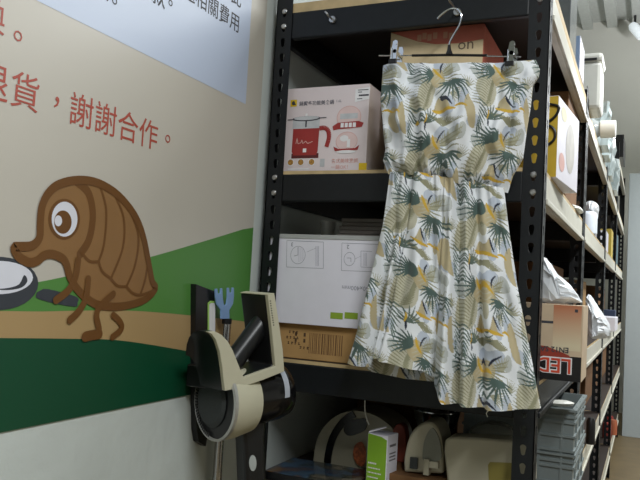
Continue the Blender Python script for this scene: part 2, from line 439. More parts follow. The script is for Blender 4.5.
def ellm(x, y, rx, ry, ang=0, half=None):
    a = math.radians(ang); c, s = math.cos(a), math.sin(a)
    def f(X, Y):
        u = (X-x)*c-(Y-y)*s; v = (X-x)*s+(Y-y)*c
        m = (u/rx)**2+(v/ry)**2 < 1
        if half == 'r': m &= u > 0
        if half == 'l': m &= u < 0
        return m
    return wraps(f)
def curve(pts, wd):
    m = np.zeros((NY, NX), bool); c = spline([(p[0], p[1], 0) for p in pts], 10); n = len(c)
    for i, p in enumerate(c):
        r = wd*(0.35+0.65*math.sin(PI*i/(n-1)))
        m |= ellm(p.x, p.y, r, r)
    return m
DG = (78, 98, 92); DG2 = (92, 108, 98); OL = (146, 144, 116); OL2 = (168, 166, 142); BE = (188, 174, 138); YE = (206, 168, 58); NA = (34, 40, 58); PB = (190, 198, 210); LB = (192, 188, 166); GW = (190, 194, 190)
paint(ellm(62, 14, 9, 11, 30), PB); paint(ellm(60, 56, 6, 9, 10), PB); paint(ellm(20, 4, 9, 6), PB); paint(ellm(8, 50, 5, 9), PB); paint(ellm(30, 24, 5, 9, 40), GW); paint(ellm(8, 14, 6, 8, 20), GW)
# pale background leaves of fine stripes
for (x, y, a0, n_, ln) in ((4, 22, 70, 9, 15), (12, 40, 20, 7, 14), (60, 44, 300, 7, 13)):
    for k in range(n_): paint(blade(x, y, a0+13*k, ln, 0.7), OL2)
# feathery olive leaf
paint(ellm(36, 41, 12, 18, -25), LB)
for k in range(14):
    t = k/13; bx = 29+16*t; by = 58-32*t
    paint(blade(bx, by, 165-30*t, 17, 0.75), OL); paint(blade(bx, by, 35+20*t, 16, 0.75), OL)
# second olive spray
for k in range(9):
    t = k/8; paint(blade(48+12*t, 67+7*t, 150-20*t, 15, 0.8), OL); paint(blade(48+12*t, 67+7*t, 10, 14, 0.75), OL)
# beige leaf with pale ribs, and its striped wing
paint(ellm(53, 24, 10, 11, 20), BE)
for k in range(6): paint(blade(59, 16+3*k, 190+6*k, 13, 0.55), LB)
for k in range(8): paint(blade(60, 19+1.6*k, 28-14*k, 17, 0.85), OL)
# plain beige leaf half with dark striped half
paint(ellm(19, 64, 10.5, 18, 18, 'l'), BE)
for k in range(8): paint(blade(21+0.6*k, 51+3.6*k, -30-5*k, 16, 0.95), DG2)
paint(wraps(lambda X, Y: (Y > 44) & (Y < 59) & (X > 53-(Y-44)*0.42) & (X < 53+(Y-44)*0.5)), BE)
# palm fans
for a_, l_ in zip((108, 122, 136, 150, 163, 176, 189, 202, 214), (12, 16, 20, 24, 27, 28, 27, 24, 16)): paint(blade(49, 20, a_, l_, 1.15), DG)
for a_, l_ in zip((178, 194, 210, 225, 240, 256, 272, 290, 306, 322, 338), (15, 19, 21, 22, 23, 25, 26, 26, 24, 21, 17)): paint(blade(67, 30, a_, l_, 1.1), DG)
for a_, l_ in zip((15, 35, 55, 75, 95, 115, 138, 158), (14, 17, 19, 19, 18, 17, 15, 12)): paint(blade(40, 70, a_, l_, 1.0), DG2)
# yellow and navy strokes
paint(curve([(51, 12), (54, 19), (60, 25)], 1.8), YE)
paint(curve([(46, 57), (54, 59), (67, 60)], 1.8), YE); paint(curve([(0, 58), (5, 57), (10, 60)], 1.2), YE)
paint(curve([(54, 44), (57, 50), (62, 56)], 1.2), NA); paint(curve([(65, 8), (60, 13), (58, 19)], 1.1), NA); paint(curve([(37, 68), (38, 72), (39, 77)], 1.1), NA)
paint(curve([(36, 61), (37, 65), (36, 70)], 1.1), YE)
def colours(x, z):
    i = np.floor((x % TW)/TW*NX).astype(int) % NX; j = np.floor(((-z) % TH)/TH*NY).astype(int) % NY
    return tile[j, i]
M_fab = bpy.data.materials.new('leaf_print_fabric'); M_fab.use_nodes = True
nt = M_fab.node_tree; b_ = nt.nodes['Principled BSDF']; b_.inputs['Roughness'].default_value = 0.8
b_.inputs['Sheen Weight'].default_value = 0.15
vc = nt.nodes.new('ShaderNodeVertexColor'); vc.layer_name = 'print'; nt.links.new(vc.outputs['Color'], b_.inputs['Base Color'])
n2 = nt.nodes.new('ShaderNodeTexNoise'); n2.inputs['Scale'].default_value = 900; bp = nt.nodes.new('ShaderNodeBump'); bp.inputs['Strength'].default_value = 0.1; bp.inputs['Distance'].default_value = 0.001
tc = nt.nodes.new('ShaderNodeTexCoord'); nt.links.new(tc.outputs['Object'], n2.inputs['Vector']); nt.links.new(n2.outputs['Fac'], bp.inputs['Height']); nt.links.new(bp.outputs['Normal'], b_.inputs['Normal'])
def cloth(name, parent, left, right, top, bot, nu, nv, thick, folds, back_bot=None, shift=(0, 0), pscale=1.0, skew=0.0, damp=1.0):
    """left/right: pixel (x, y) outlines down the sides; top/bot: tables u -> pixel y at the ends; a closed front and back sheet"""
    L = [W_(*p) for p in left]; R = [W_(*p) for p in right]
    vL = np.linspace(0, 1, len(L)); vR = np.linspace(0, 1, len(R))
    def arc(Q):
        d = [0]
        for a, b in zip(Q, Q[1:]): d.append(d[-1]+(b-a).length)
        return np.array(d)/d[-1]
    vL, vR = arc(L), arc(R)
    U, V = np.meshgrid(np.linspace(0, 1, nu), np.linspace(0, 1, nv))
    xl = np.interp(V, vL, [p.x for p in L]); xr = np.interp(V, vR, [p.x for p in R])
    X = xl+(xr-xl)*U
    def zrow(tab):
        us = [a for a, _, _ in tab]; zs = [W_(px, py).z for _, px, py in tab]
        return np.interp(U, us, zs)
    zt = zrow(top); verts = []; faces = []; cols = []
    for side in (0, 1):
        zb = zrow(bot if side == 0 or not back_bot else back_bot)
        Z = zt*(1-V)+zb*V
        prof = np.sqrt(np.clip(1-(2*U-1)**2, 0, 1))
        y = YD + (-1 if side == 0 else 0.7)*thick(V)*prof**0.8
        if side == 0: y = y + folds(U, V)*np.clip(prof*1.6, 0, 1)*(damp + (1-damp)*np.clip(V/.1, 0, 1))
        else: y = np.minimum(y, 1.405)
        off = len(verts)
        verts += [tuple(p) for p in np.stack([X, y, Z], -1).reshape(-1, 3)]
        wx = X + 0.9*(y-YD) + 0.006*np.sin(Z*31+X*9); wz = Z + 0.006*np.sin(X*37+Z*7) + skew*(X+.35)
        cols.append(colours((wx.reshape(-1)+shift[0])/pscale, (wz.reshape(-1)+shift[1])/pscale))
        idx = np.arange(nu*nv).reshape(nv, nu)+off
        q = np.stack([idx[:-1, :-1], idx[1:, :-1], idx[1:, 1:], idx[:-1, 1:]], -1).reshape(-1, 4)
        if side == 1: q = q[:, ::-1]
        faces += [tuple(int(i) for i in r) for r in q]
    base = wloc(parent)
    me = bpy.data.meshes.new(name)
    me.from_pydata([(v[0]-base.x, v[1]-base.y, v[2]-base.z) for v in verts], [], faces)
    ca = me.color_attributes.new('print', 'FLOAT_COLOR', 'POINT')
    cc = np.concatenate(cols); cc = np.concatenate([cc, np.ones((len(cc), 1))], 1).astype(np.float32)
    ca.data.foreach_set('color', cc.reshape(-1))
    me.materials.append(M_fab); me.polygons.foreach_set('use_smooth', [True]*len(me.polygons)); me.update()
    o = bpy.data.objects.new(name, me); C.objects.link(o); o.parent = parent
    return o
dress = thing('dress', Vector((-0.35, YD, H-0.20)), 'strapless leaf-print dress clipped to a hanger at the front of the rack', 'dress')
rs = np.random.RandomState(3)
wob = [(rs.uniform(4, 22), rs.uniform(-6, 6), rs.uniform(0, 6)) for _ in range(12)]
def crinkle(U, V, a):
    s = 0
    for f, g, p in wob: s = s + np.sin(f*U*2+g*V*3+p)/12
    return a*s*2.2
wob2 = [(rs.uniform(20, 60), rs.uniform(-40, 40), rs.uniform(0, 6)) for _ in range(16)]
def fine(U, V, a):
    s = 0
    for f, g, p in wob2: s = s + np.sin(f*U+g*V+p+1.5*np.sin(5*V+p))
    return a*s/2.8
def ridge(U, V, u0, u1, w, a): 
    c = u0+(u1-u0)*V; return a*np.exp(-((U-c)/w)**2)
def bod_folds(U, V):
    r = crinkle(U, V, 0.008) + fine(U, V, 0.0026)
    g = np.clip((V-0.55)/0.45, 0, 1)
    r = r + 0.0035*g*np.sin(U*78+2*np.sin(U*17)) + 0.002*np.clip(1-V/0.12, 0, 1)*np.sin(U*60)
    r = r - ridge(U, V, .30, .36, .04, .010) - ridge(U, V, .62, .58, .05, .010) + ridge(U, V, .45, .47, .035, .008) + ridge(U, V, .82, .76, .03, .008) - ridge(U, V, .12, .20, .03, .008) + ridge(U, V, .92, .88, .02, .006)
    r = r + 0.010*np.clip((V-0.90)/0.10, 0, 1)                    # gathers in at the waist
    return r
cloth('bodice', dress, [(383, 64), (381, 100), (384, 135), (386, 152), (383, 162), (388, 175)], [(536, 59), (540, 68), (539, 76), (533, 84), (531, 105), (527, 130), (523, 160), (513, 176), (508, 193)],
      [(0, 383, 66), (.1, 398, 63), (.3, 428, 65), (.5, 460, 64), (.75, 500, 64), (.9, 522, 62), (1, 537, 60)],
      [(0, 387, 174), (.12, 402, 174), (.35, 430, 178), (.6, 458, 184), (.8, 484, 187), (1, 508, 193)],
      300, 220, lambda V: 0.010+0.024*np.sin(PI*np.clip(V, 0, 1)**0.9), bod_folds, shift=(0.497+0.0, -(H+0.455)), damp=.25)
def sk_folds(U, V):
    a = 0.25+0.75*V
    r = crinkle(U, V, 0.007) + fine(U, V, 0.0022)
    a = a*1.25
    r = r + a*(ridge(U, V, .10, .12, .035, .020) - ridge(U, V, .20, .20, .05, .012) + ridge(U, V, .22, .185, .018, .020) - ridge(U, V, .33, .36, .08, .012) + ridge(U, V, .42, .45, .05, .012)
               - ridge(U, V, .58, .55, .035, .022) + ridge(U, V, .62, .61, .022, .016) - ridge(U, V, .70, .66, .03, .016) + ridge(U, V, .77, .73, .025, .018) - ridge(U, V, .84, .82, .05, .012) + ridge(U, V, .93, .92, .03, .010))
    r = r + ridge(U, V, .50, .475, .012, .012)*a
    r = r + 0.0035*np.clip(1-V/0.22, 0, 1)*np.sin(U*70+2*np.sin(U*13)) 
    return r
cloth('skirt', dress, [(390, 172), (383, 225), (370, 280), (358, 330), (348, 363)], [(504, 188), (509, 230), (518, 290), (530, 350), (541, 408)],
      [(0, 390, 172), (.35, 430, 174), (.6, 458, 180), (.8, 484, 184), (1, 504, 188)],
      [(0, 348, 363), (.15, 377, 369), (.165, 380, 358), (.30, 405, 364), (.43, 430, 370), (.48, 441, 378), (.495, 443, 385), (.56, 456, 401), (.74, 490, 407), (.76, 494, 409), (1, 541, 408)],
      320, 360, lambda V: 0.012+0.022*V, sk_folds, shift=(0.47+0.05, -(H+0.20)), skew=.18, pscale=1.04,
      back_bot=[(0, 350, 362), (.12, 372, 373), (.3, 402, 380), (.5, 442, 384), (.62, 466, 386), (.8, 500, 390), (1, 540, 405)])
obj('loose_thread', add_tube(BM(), spline([W_(488, 404), W_(488.5, 410), W_(486.5, 413), W_(487.5, 417)], 4), 0.0009, 6), M_whiteplastic, dress)
# hanger
Wd = lambda px, py, d=0.0: at(px, py, 1, YD+d)
hang = thing('clip_hanger', Wd(458, 54), 'black and chrome clip hanger on the top shelf beam, holding the leaf print dress', 'hanger')
obj('hook', add_tube(BM(), spline([Wd(437.5, 19), Wd(440, 16), Wd(447, 10.5), Wd(453, 8.5), Wd(458.5, 10), Wd(461.5, 16), Wd(459.5, 25), Wd(453, 36), Wd(449.7, 43), Wd(449.2, 50)], 5), 0.0019, 8), M_chrome, hang, smooth=True)
bm = BM(); add_tube(bm, [Wd(412, 55.5), Wd(449, 55.0), Wd(487, 55.5)], 0.0026, 8); add_tube(bm, [Wd(449.2, 45), Wd(449.2, 50), Wd(449.2, 55)], [0.0026, 0.004, 0.008], 10)
obj('crossbar', bm, M_darkplastic, hang)
obj('rod', add_tube(BM(), [Wd(379, 55.7), Wd(449, 55.2), Wd(521, 57)], 0.0014, 8), M_steel, hang)
for (cx, cy) in ((397.5, 57), (512.5, 59)):
    bm = BM(); s = 1/529
    c = Wd(cx, cy)
    dy = -0.025
    ptsf = [(-3.6, 9), (-2.6, -4), (-1.0, -13), (2.8, -13), (4.0, -8), (3.0, 0), (3.2, 9)]
    base = [c+Vector((x*s+0.001*0, dy, -y*s)) for x, y in ptsf]
    add_prism(bm, base, (0, 0.003, 0))
    add_prism(bm, [p+Vector((0, 0.038, 0)) for p in base], (0, 0.003, 0))
    add_tube(bm, [c+Vector((0.002, dy, 0.004)), c+Vector((0.002, dy+0.041, 0.004))], 0.004, 12)
    add_tube(bm, [c+Vector((0.003, dy-0.001, 0.021)), c+Vector((0.003, dy+0.004, 0.021))], 0.005, 14)
    add_tube(bm, [c+Vector((-0.004, dy-0.0015, 0.010)), c+Vector((-0.003, dy-0.0015, -0.014))], 0.0012, 6)
    k = obj('clip', bm, M_chrome, hang)
    obj('clip_pad', box(c+Vector((-0.0085, dy-0.004, -0.021)), c+Vector((0.0075, dy+0.002, -0.012))), M_darkplastic, k, bevel=0.001)
# screw hooks in the beam
def screw_hook(px, py, label, up, ln=1.0):
    p = at(px, py, 1, Y1)
    t = thing('screw_hook', p, label, 'hook', 'screw hooks on the top beam')
    bm = BM(); add_lathe(bm, p, (0, -1, 0), [(0.0075, 0), (0.0085, 0.003), (0.007, 0.006), (0, 0.0065)], n=16); obj('washer', bm, M_bolt, t, smooth=True)
    bm = BM(); add_tube(bm, spline([p+Vector((0, -0.004, 0)), p+Vector((0, -0.045*ln, 0)), p+Vector((0, -0.062*ln, -0.001)), p+Vector((up[0]*0.3, -0.073*ln, up[1]*0.4)), p+Vector((up[0], -0.075*ln, up[1]))], 5), 0.0022, 8); obj('shank', bm, M_bolt, t, smooth=True)
screw_hook(333, 20, 'small empty screw hook in the top beam near the left post', (-0.006, 0.008), .4)
screw_hook(457.5, 12.5, 'screw hook in the top beam carrying the clip hanger', (-0.003, 0.012))

# ------------------------------------------------------------------ boxes on the front rack
zA, zB_, zC, zD = H+0.614, H+0.249, H-0.163, H-0.43
class Face:
    """local drawing on a box face: origin at its lower left corner, u to the right, v up (metres)"""
    def __init__(s, o, u, v=(0, 0, 1)): s.o = Vector(o); s.u = Vector(u).normalized(); s.v = Vector(v).normalized(); s.n = s.u.cross(s.v)
    def p(s, a, b, d=0.0004): return s.o+s.u*a+s.v*b+s.n*d
    def poly(s, bm, pts, d=0.0004, mi=0): return add_poly(bm, [s.p(a, b, d) for a, b in pts], mi)
    def rect(s, bm, a0, b0, a1, b1, d=0.0004, mi=0): return s.poly(bm, [(a0, b0), (a1, b0), (a1, b1), (a0, b1)], d, mi)
    def ell(s, bm, a, b, ra, rb, d=0.0004, mi=0, n=24): return s.poly(bm, [(a+ra*math.cos(t), b+rb*math.sin(t)) for t in [2*PI*k/n for k in range(n)]], d, mi)
    def ring(s, bm, a, b, ra, rb, w_, d=0.0004, mi=0, n=28):
        for k in range(n):
            t0, t1 = 2*PI*k/n, 2*PI*(k+1)/n
            s.poly(bm, [(a+ra*math.cos(t0), b+rb*math.sin(t0)), (a+ra*math.cos(t1), b+rb*math.sin(t1)), (a+(ra-w_)*math.cos(t1), b+(rb-w_)*math.sin(t1)), (a+(ra-w_)*math.cos(t0), b+(rb-w_)*math.sin(t0))], d, mi)
    def frame(s, bm, a0, b0, a1, b1, w_, d=0.0004, mi=0):
        s.rect(bm, a0, b0, a1, b0+w_, d, mi); s.rect(bm, a0, b1-w_, a1, b1, d, mi); s.rect(bm, a0, b0, a0+w_, b1, d, mi); s.rect(bm, a1-w_, b0, a1, b1, d, mi)
    def line(s, bm, pts, w_, d=0.0004, mi=0):
        for (a, b), (c, e) in zip(pts, pts[1:]):
            t = Vector((c-a, e-b)); t.normalize(); n = Vector((-t.y, t.x))*w_/2
            s.poly(bm, [(a+n.x, b+n.y), (c+n.x, e+n.y), (c-n.x, e-n.y), (a-n.x, b-n.y)], d, mi)
    def text(s, bm, t, a, b, adv, d=0.0005, bold=0.0, flip=False, mi=0):
        if flip: t_ = text_bm(t, adv, s.p(a, b, d), -s.u, -s.v, bold)
        else: t_ = text_bm(t, adv, s.p(a, b, d), s.u, s.v, bold)
        for f in t_.faces: f.material_index = mi
        return merge(bm, t_)
def fc_bm(fn):
    b = BM(); fn(b); return b
# multi-cooker box
M_pink = mat('pale_pink_carton', srgb(226, 213, 213), 0.45, var=0.03, scale=8)
M_red = mat('red_print', srgb(160, 50, 46), 0.5, var=0.05)
M_redd = mat('dark_red_print', srgb(96, 34, 34), 0.5)
M_silver = mat('silver_print', srgb(196, 198, 200), 0.4, var=0.1, scale=60)
M_greyink = mat('grey_print', srgb(120, 116, 122), 0.5)
M_yel = mat('yellow_print', srgb(226, 190, 20), 0.5, var=0.03)
M_rose = mat('rose_print', srgb(216, 166, 158), 0.5)
M_wprint = mat('white_print', srgb(236, 234, 234), 0.5)
M_food = mat('food_print', srgb(176, 130, 60), 0.5, var=0.5, scale=220)
M_side = mat('grey_pink_carton', srgb(170, 150, 146), 0.5, var=0.04)
x0, x1, yb, hh = -0.754, -0.555, 1.440, 0.191
pot = thing('cooker_box', ((x0+x1)/2, yb+0.09, zB_), 'pink carton with a red electric pot printed on it, on the upper shelf', 'box')
obj('carton', box((x0, yb, zB_), (x1, yb+0.20, zB_+hh)), M_pink, pot, bevel=0.0015)
fc = Face((x0, yb, zB_), (1, 0, 0)); q = 0.199/83.0           # one photo pixel on this face
U = lambda x: (x-285)*0.199/82; V = lambda y: (171.0-y)*hh/87
bm = BM()
fc.rect(bm, U(293), V(157), U(320.5), V(152), .0005, 2)
fc.poly(bm, [(U(293.3), V(126)), (U(320), V(126)), (U(319.5), V(150)), (U(318), V(154)), (U(295), V(154)), (U(293), V(150))], .0007, 0)
fc.rect(bm, U(292.7), V(126.5), U(320), V(117), .0008, 1); fc.rect(bm, U(305.5), V(125), U(307), V(118), .001, 3)
fc.ell(bm, U(306.3), V(116.3), .0345, .0058, .0010, 3); fc.ell(bm, U(306.3), V(115.8), .031, .0045, .0012, 1); fc.line(bm, [(U(287), V(116.8)), (U(326.5), V(116))], .0018, .0011, 3)
fc.line(bm, [(U(306.3), V(113.5)), (U(306.3), V(111))], .005, .0011, 5)
hnd = spline([(U(320), V(127), 0), (U(325), V(126.5), 0), (U(329), V(130), 0), (U(330), V(137), 0), (U(328), V(146), 0)], 4)
fc.line(bm, [(p.x, p.y) for p in hnd], .0100, .0009, 0)
fc.rect(bm, U(304.5), V(151), U(308), V(147), .0010, 5)
fc.line(bm, [(U(297), V(142)), (U(298), V(136)), (U(299), V(142)), (U(302), V(141)), (U(303), V(138)), (U(304), V(142)), (U(307), V(139.5)), (U(309), V(142)), (U(314), V(140))], .0018, .0010, 4)
obj('pot_picture', bm, [M_red, M_silver, M_redd, M_ink, M_rose, M_wprint], pot, recalc=False)
bm = BM()
fc.rect(bm, U(289), V(103), U(295.5), V(96), .0006, 0); fc.ell(bm, U(292), V(99.5), .004, .005, .0008, 1); fc.rect(bm, U(291.5), V(101.5), U(294.5), V(100), .001, 1)
obj('yellow_corner', fc_bm(lambda b: fc.rect(b, U(360.5), V(170.5), U(368), V(163), .0006, 0)), M_yel, pot, recalc=False, label='yellow printed corner')
obj('yellow_mark', bm, [M_yel, M_ink], pot, recalc=False, label='yellow square mark')
bm = BM()
fc.text(bm, '\u934b\u5bf6\u591a\u529f\u80fd\u7f8e\u98df\u934b', U(298), V(102.3), .0107, bold=.02)
fc.text(bm, '1.6L', U(335), V(101), .008)
obj('title_lettering', bm, M_greyink, pot, recalc=False)
bm = BM()
fc.ell(bm, U(348.5), V(117), .0285, .0255, .0006, 4); fc.ring(bm, U(348.5), V(117), .0285, .0255, .0012, .0007, 1); fc.rect(bm, U(340), V(118.5), U(357), V(113), .0008, 3)
fc.poly(bm, [(U(333), V(125.5)), (U(338), V(122)), (U(358), V(121)), (U(363), V(123)), (U(361.5), V(127)), (U(358), V(127.5)), (U(339), V(128.5)), (U(334), V(129.5))], .0009, 0)
[fc.rect(bm, U(341+3.9*k), V(127), U(344+3.9*k), V(122.5), .0012, 2) for k in range(4)]
fc.ell(bm, U(347.5), V(141), .0255, .021, .0006, 4); fc.ring(bm, U(347.5), V(141), .0255, .021, .0012, .0007, 1); fc.ell(bm, U(345), V(138), .010, .007, .0009, 2); fc.rect(bm, U(348), V(147), U(351), V(139), .001, 2)
fc.poly(bm, [(U(335), V(146)), (U(340), V(148.5)), (U(356), V(148)), (U(360), V(145)), (U(358.5), V(150)), (U(336.5), V(150.5))], .0011, 0); fc.ell(bm, U(347.5), V(151.5), .022, .0036, .0012, 2)
obj('award_badges', bm, [M_red, M_rose, M_wprint, M_silver, mat('blush_print', srgb(226, 200, 196), .5)], pot, recalc=False)
bm = BM()
for k, x in enumerate((292.5, 303, 314)):
    fc.ell(bm, U(x), V(161), .0085, .0085, .0006, 1); fc.ell(bm, U(x), V(161), .0068, .0066, .0008, 0)
fc.rect(bm, U(322.5), V(166), U(327), V(158), .0006, 2)
fc.line(bm, [(U(290), V(168)), (U(312), V(168))], .003, .0006, 1)
obj('food_pictures', bm, [M_food, M_wprint, M_silver], pot, recalc=False)
bm = BM()
fc.text(bm, '\u5404\u5f0f\u7f8e\u5473\u70f9\u8abf', U(333.5), V(162.2), .0105, bold=.01)
fc.text(bm, '\u4e00\u934bOK\uff01', U(333.5), V(168.4), .0105, bold=.01)
obj('slogan_lettering', bm, M_rose, pot, recalc=False)
bm = BM()
fc.poly(bm, [(U(353.5), V(102)), (U(367), V(99.5)), (U(367.5), V(87.5)), (U(353.5), V(89))], .0006, 0)
for k, (a, b_, c) in enumerate(((356, 90.5, 10), (356, 92.6, 4), (357, 96.3, 9.5), (355.5, 99.3, 5))): fc.rect(bm, U(a), V(b_), U(a+c), V(b_-(1.6 if k == 2 else .8)), .0009, 1)
obj('price_sticker', bm, [M_wprint, M_ink], pot, recalc=False, label='white printed sticker')
# white carton and brown carton below
crt = thing('brown_carton', (-0.62, 1.60, zC), 'flat brown cardboard carton under the white carton, printed upside down with a barcode', 'box')
ct = 0.076
obj('carton', box((-0.758, 1.442, zC), (-0.51, 1.80, zC+ct)), M_kraft, crt, bevel=0.0015)
fk = Face((-0.758, 1.442, zC), (1, 0, 0)); bm = BM()
random.seed(4)
a = 0.092
while a < 0.172:
    w0 = random.choice((.0012, .002, .0032)); fk.rect(bm, a, .014, a+w0, .058); a += w0+random.choice((.0014, .0022, .003))
obj('barcode', bm, mat('brown_ink', srgb(112, 80, 46), 0.7), crt, recalc=False)
bm = BM()
random.seed(9)
for zz, a0, a1 in ((.030, .040, .070), (.042, .036, .066), (.054, .042, .066), (.022, .070, .092)):
    a = a0
    while a < a1:
        for b in (0, .0032): fk.rect(bm, a, zz+b, a+random.uniform(.003, .0055), zz+b+.0018)
        fk.rect(bm, a+.0018, zz, a+.003, zz+.006, .0006)
        a += .0085
for zz in (.040, .053):
    for aa in (.057, .078): fk.rect(bm, aa, zz-.004, aa+.005, zz+.004)
obj('printed_marks', bm, mat('dark_brown_ink', srgb(82, 60, 40), 0.7), crt, recalc=False)
wc = thing('white_carton', (-0.62, 1.60, zC+ct), 'white carton with line drawings resting on the flat brown carton', 'box')
zw = zC+ct; hw = 0.1945
obj('carton', box((-0.768, 1.427, zw), (-0.49, 1.78, zw+hw)), M_whitecard, wc, bevel=0.001)
obj('lid_edge', box((-0.769, 1.4255, zw+hw-0.008), (-0.489, 1.779, zw+hw+0.001)), mat('grey_card_edge', srgb(170, 172, 170), 0.6), wc)
fw_ = Face((-0.768, 1.427, zw), (1, 0, 0)); bm = BM()
M_line = mat('grey_line_print', srgb(150, 150, 162), 0.6)
def mmx(px): return (at(px, 270, 1, 1.427).x+0.768)
def mmz(px, py): return at(px, py, 1, 1.427).z-zw
def prx(pts, w_): fw_.line(bm, [(at(x, y, 1, 1.427).x+0.768, at(x, y, 1, 1.427).z-zw) for x, y in pts], w_)
def panel(xa, ya, xb, yb_, cx, cy, rx, ry):
    prx([(xa, ya), (xb, ya+1.5), (xb, yb_+1.0), (xa-.5, yb_-.5), (xa, ya)], .0009)
    c_ = at(cx, cy, 1, 1.427); fw_.ring(bm, c_.x+.768, c_.z-zw, rx/480, ry/480, .0009)
panel(287, 240.5, 323.5, 267.5, 298, 255, 8.7, 9.5)
prx([(298, 247), (298, 255), (294, 256)], .0012)
for k in range(3): prx([(299+k*2, 247+k), (299+k*2, 262-k)], .0006)
prx([(307, 252), (316, 248)], .0006)
for k in range(3): prx([(316+k*1.3, 246), (316+k*1.3, 266)], .0008)
fw_.text(bm, '3', at(293.5, 242.6, 1, 1.427).x+.768, at(293.5, 242.6, 1, 1.427).z-zw, .012, flip=True, bold=.02)
obj('line_drawing', bm, M_line, wc, recalc=False); bm = BM()
panel(342, 243, 380, 271, 349.5, 259, 6.2, 7)
prx([(355, 259), (361, 256)], .0006); prx([(361, 251), (361, 267), (372, 267.5)], .0008); prx([(361, 251), (372, 251.5)], .0008)
for k in range(3): prx([(364+k*1.3, 253), (364+k*1.3, 266)], .0007)
prx([(347, 258), (351, 258), (351, 262)], .0011)
fw_.text(bm, '2', at(349.5, 245.0, 1, 1.427).x+.768, at(349.5, 245, 1, 1.427).z-zw, .012, flip=True, bold=.02)
obj('line_drawing', bm, M_line, wc, recalc=False); bm = BM()
p_ = at(372, 287.0, 1, 1.427); fw_.text(bm, '350x400mm', p_.x+.768, p_.z-zw, .0135, flip=True)
obj('size_lettering', bm, M_line, wc, recalc=False)
bm = BM()
for xa, xb in ((330.3, 343), (344.5, 358)):
    p0 = at(xa, 318.5, 1, 1.427); p1 = at(xb, 313.6, 1, 1.427); fw_.rect(bm, p0.x+.768, p0.z-zw, p1.x+.768, p1.z-zw+.0012, .0005)
obj('green_marks', bm, mat('olive_green_print', srgb(140, 168, 50), 0.6), wc, recalc=False)
# red and kraft box behind the hanger
rb = thing('red_topped_box', (-0.42, 1.55, zB_), 'tan carton with a red upper band standing behind the dress on the upper shelf', 'box')
xa, xb = at(391, 33, 1, 1.475).x, min(at(487, 23, 1, 1.475).x, -.322); ht = at(440, 27.5, 1, 1.475).z-zB_
obj('carton', box((xa, 1.475, zB_), (xb, 1.70, zB_+ht)), mat('light_tan_cardboard', srgb(218, 196, 156), .75, var=.06), rb, bevel=0.0015)
fr = Face((xa, 1.475, zB_), (1, 0, 0)); wf = xb-xa; bm = BM()
M_redcard = mat('brick_red_print', srgb(196, 108, 88), 0.65, var=0.06)
top_ = [(0, ht-.001), (wf, ht-.001), (wf, ht-.034), (wf*.75, ht-.038), (wf*.5, ht-.036), (wf*.3, ht-.026), (wf*.12, ht-.010)]
fr.poly(bm, top_[::-1], .0004); bmesh.ops.triangulate(bm, faces=bm.faces)
add_box(bm, (xb-0.0005, 1.476, zB_+.001), (xb+.0008, 1.699, zB_+ht-.001))
obj('red_band', bm, M_redcard, rb, recalc=True)
bm = BM(); fr.text(bm, 'on', wf*.735, ht-.052, .034, .0006, 0); obj('brush_lettering', bm, mat('faded_ink', srgb(110, 92, 76), .7), rb, recalc=False)
bm = BM(); [fr.rect(bm, wf*a, ht-.026+b, wf*(a+.045), ht-.012+b, .0008) for a, b in ((.30, 0), (.355, .003), (.41, -.001), (.47, .002), (.58, .001), (.64, -.002))]; obj('pale_print', bm, mat('worn_tan_print', srgb(200, 150, 120), .7), rb, recalc=False)
# things further back on the front rack
tag(obj('dark_carton', box((-0.50, 1.98, zB_), (-0.20, 2.30, zB_+0.30)), M_kraft_d, bevel=.002), 'dark brown carton deep on the upper shelf behind the red-topped box', 'box')
for k in range(5):
    zz = zC+ct+hw+0.001+k*0.0095
    tag(obj('flat_sheet_pack', box((-0.64+.004*(k % 2), 1.50+.006*k, zz), (-0.42+.003*k, 1.76, zz+0.0085)), mat('grey_pack', srgb(120-14*(k % 2), 114-14*(k % 2), 108-14*(k % 2)), 0.6), bevel=.001),
        'thin grey packs stacked flat on top of the white carton', 'pack', 'flat packs on the white carton')
tag(obj('small_pale_pot', add_lathe(BM(), (-0.715, 1.62, zC+ct+hw+0.001), (0, 0, 1), [(0.015, 0), (0.018, 0.04), (0.019, 0.048), (0.0, 0.049)], n=20), M_whiteplastic, smooth=True), 'small pale pot on the white carton beside the flat packs', 'pot')
# yellow sided box by the aisle
R5 = math.radians(-5); c0 = Vector((-0.176, 1.55, zB_))
ya = thing('yellow_sided_box', c0, 'white box with a yellow end and black loops, on the upper shelf by the aisle', 'box')
lx, ly, lz = 0.135, 0.24, 0.172
obj('carton', box((c0.x-lx, c0.y, zB_), (c0.x, c0.y+ly, zB_+lz), R5, c0), M_whitecard, ya, bevel=.001)
ux = Vector((math.cos(R5), math.sin(R5), 0)); uy = Vector((-math.sin(R5), math.cos(R5), 0))
fy = Face(c0-ux*lx, ux); bm = BM(); fy.rect(bm, .001, .001, lx-.0005, lz-.001); obj('yellow_end', bm, mat('mustard_print', srgb(206, 172, 50), .5), ya, recalc=False)
bm = BM(); 
lp = spline([(lx-.040, lz-.014, 0), (lx-.010, lz-.020, 0), (lx+.001, lz-.026, 0), (lx-.004, lz-.042, 0), (lx-.020, lz-.056, 0), (lx-.036, lz-.060, 0)], 5)
add_tube(bm, [fy.p(p.x, p.y, .003) for p in lp], .0028, 8)
lp = spline([(lx-.036, lz-.060, 0), (lx-.016, lz-.064, 0), (lx-.005, lz-.076, 0), (lx-.006, lz-.092, 0), (lx-.018, lz-.103, 0), (lx-.040, lz-.106, 0)], 5)
add_tube(bm, [fy.p(p.x, p.y, .003) for p in lp], .0028, 8)
obj('black_loops', bm, M_darkplastic, ya)
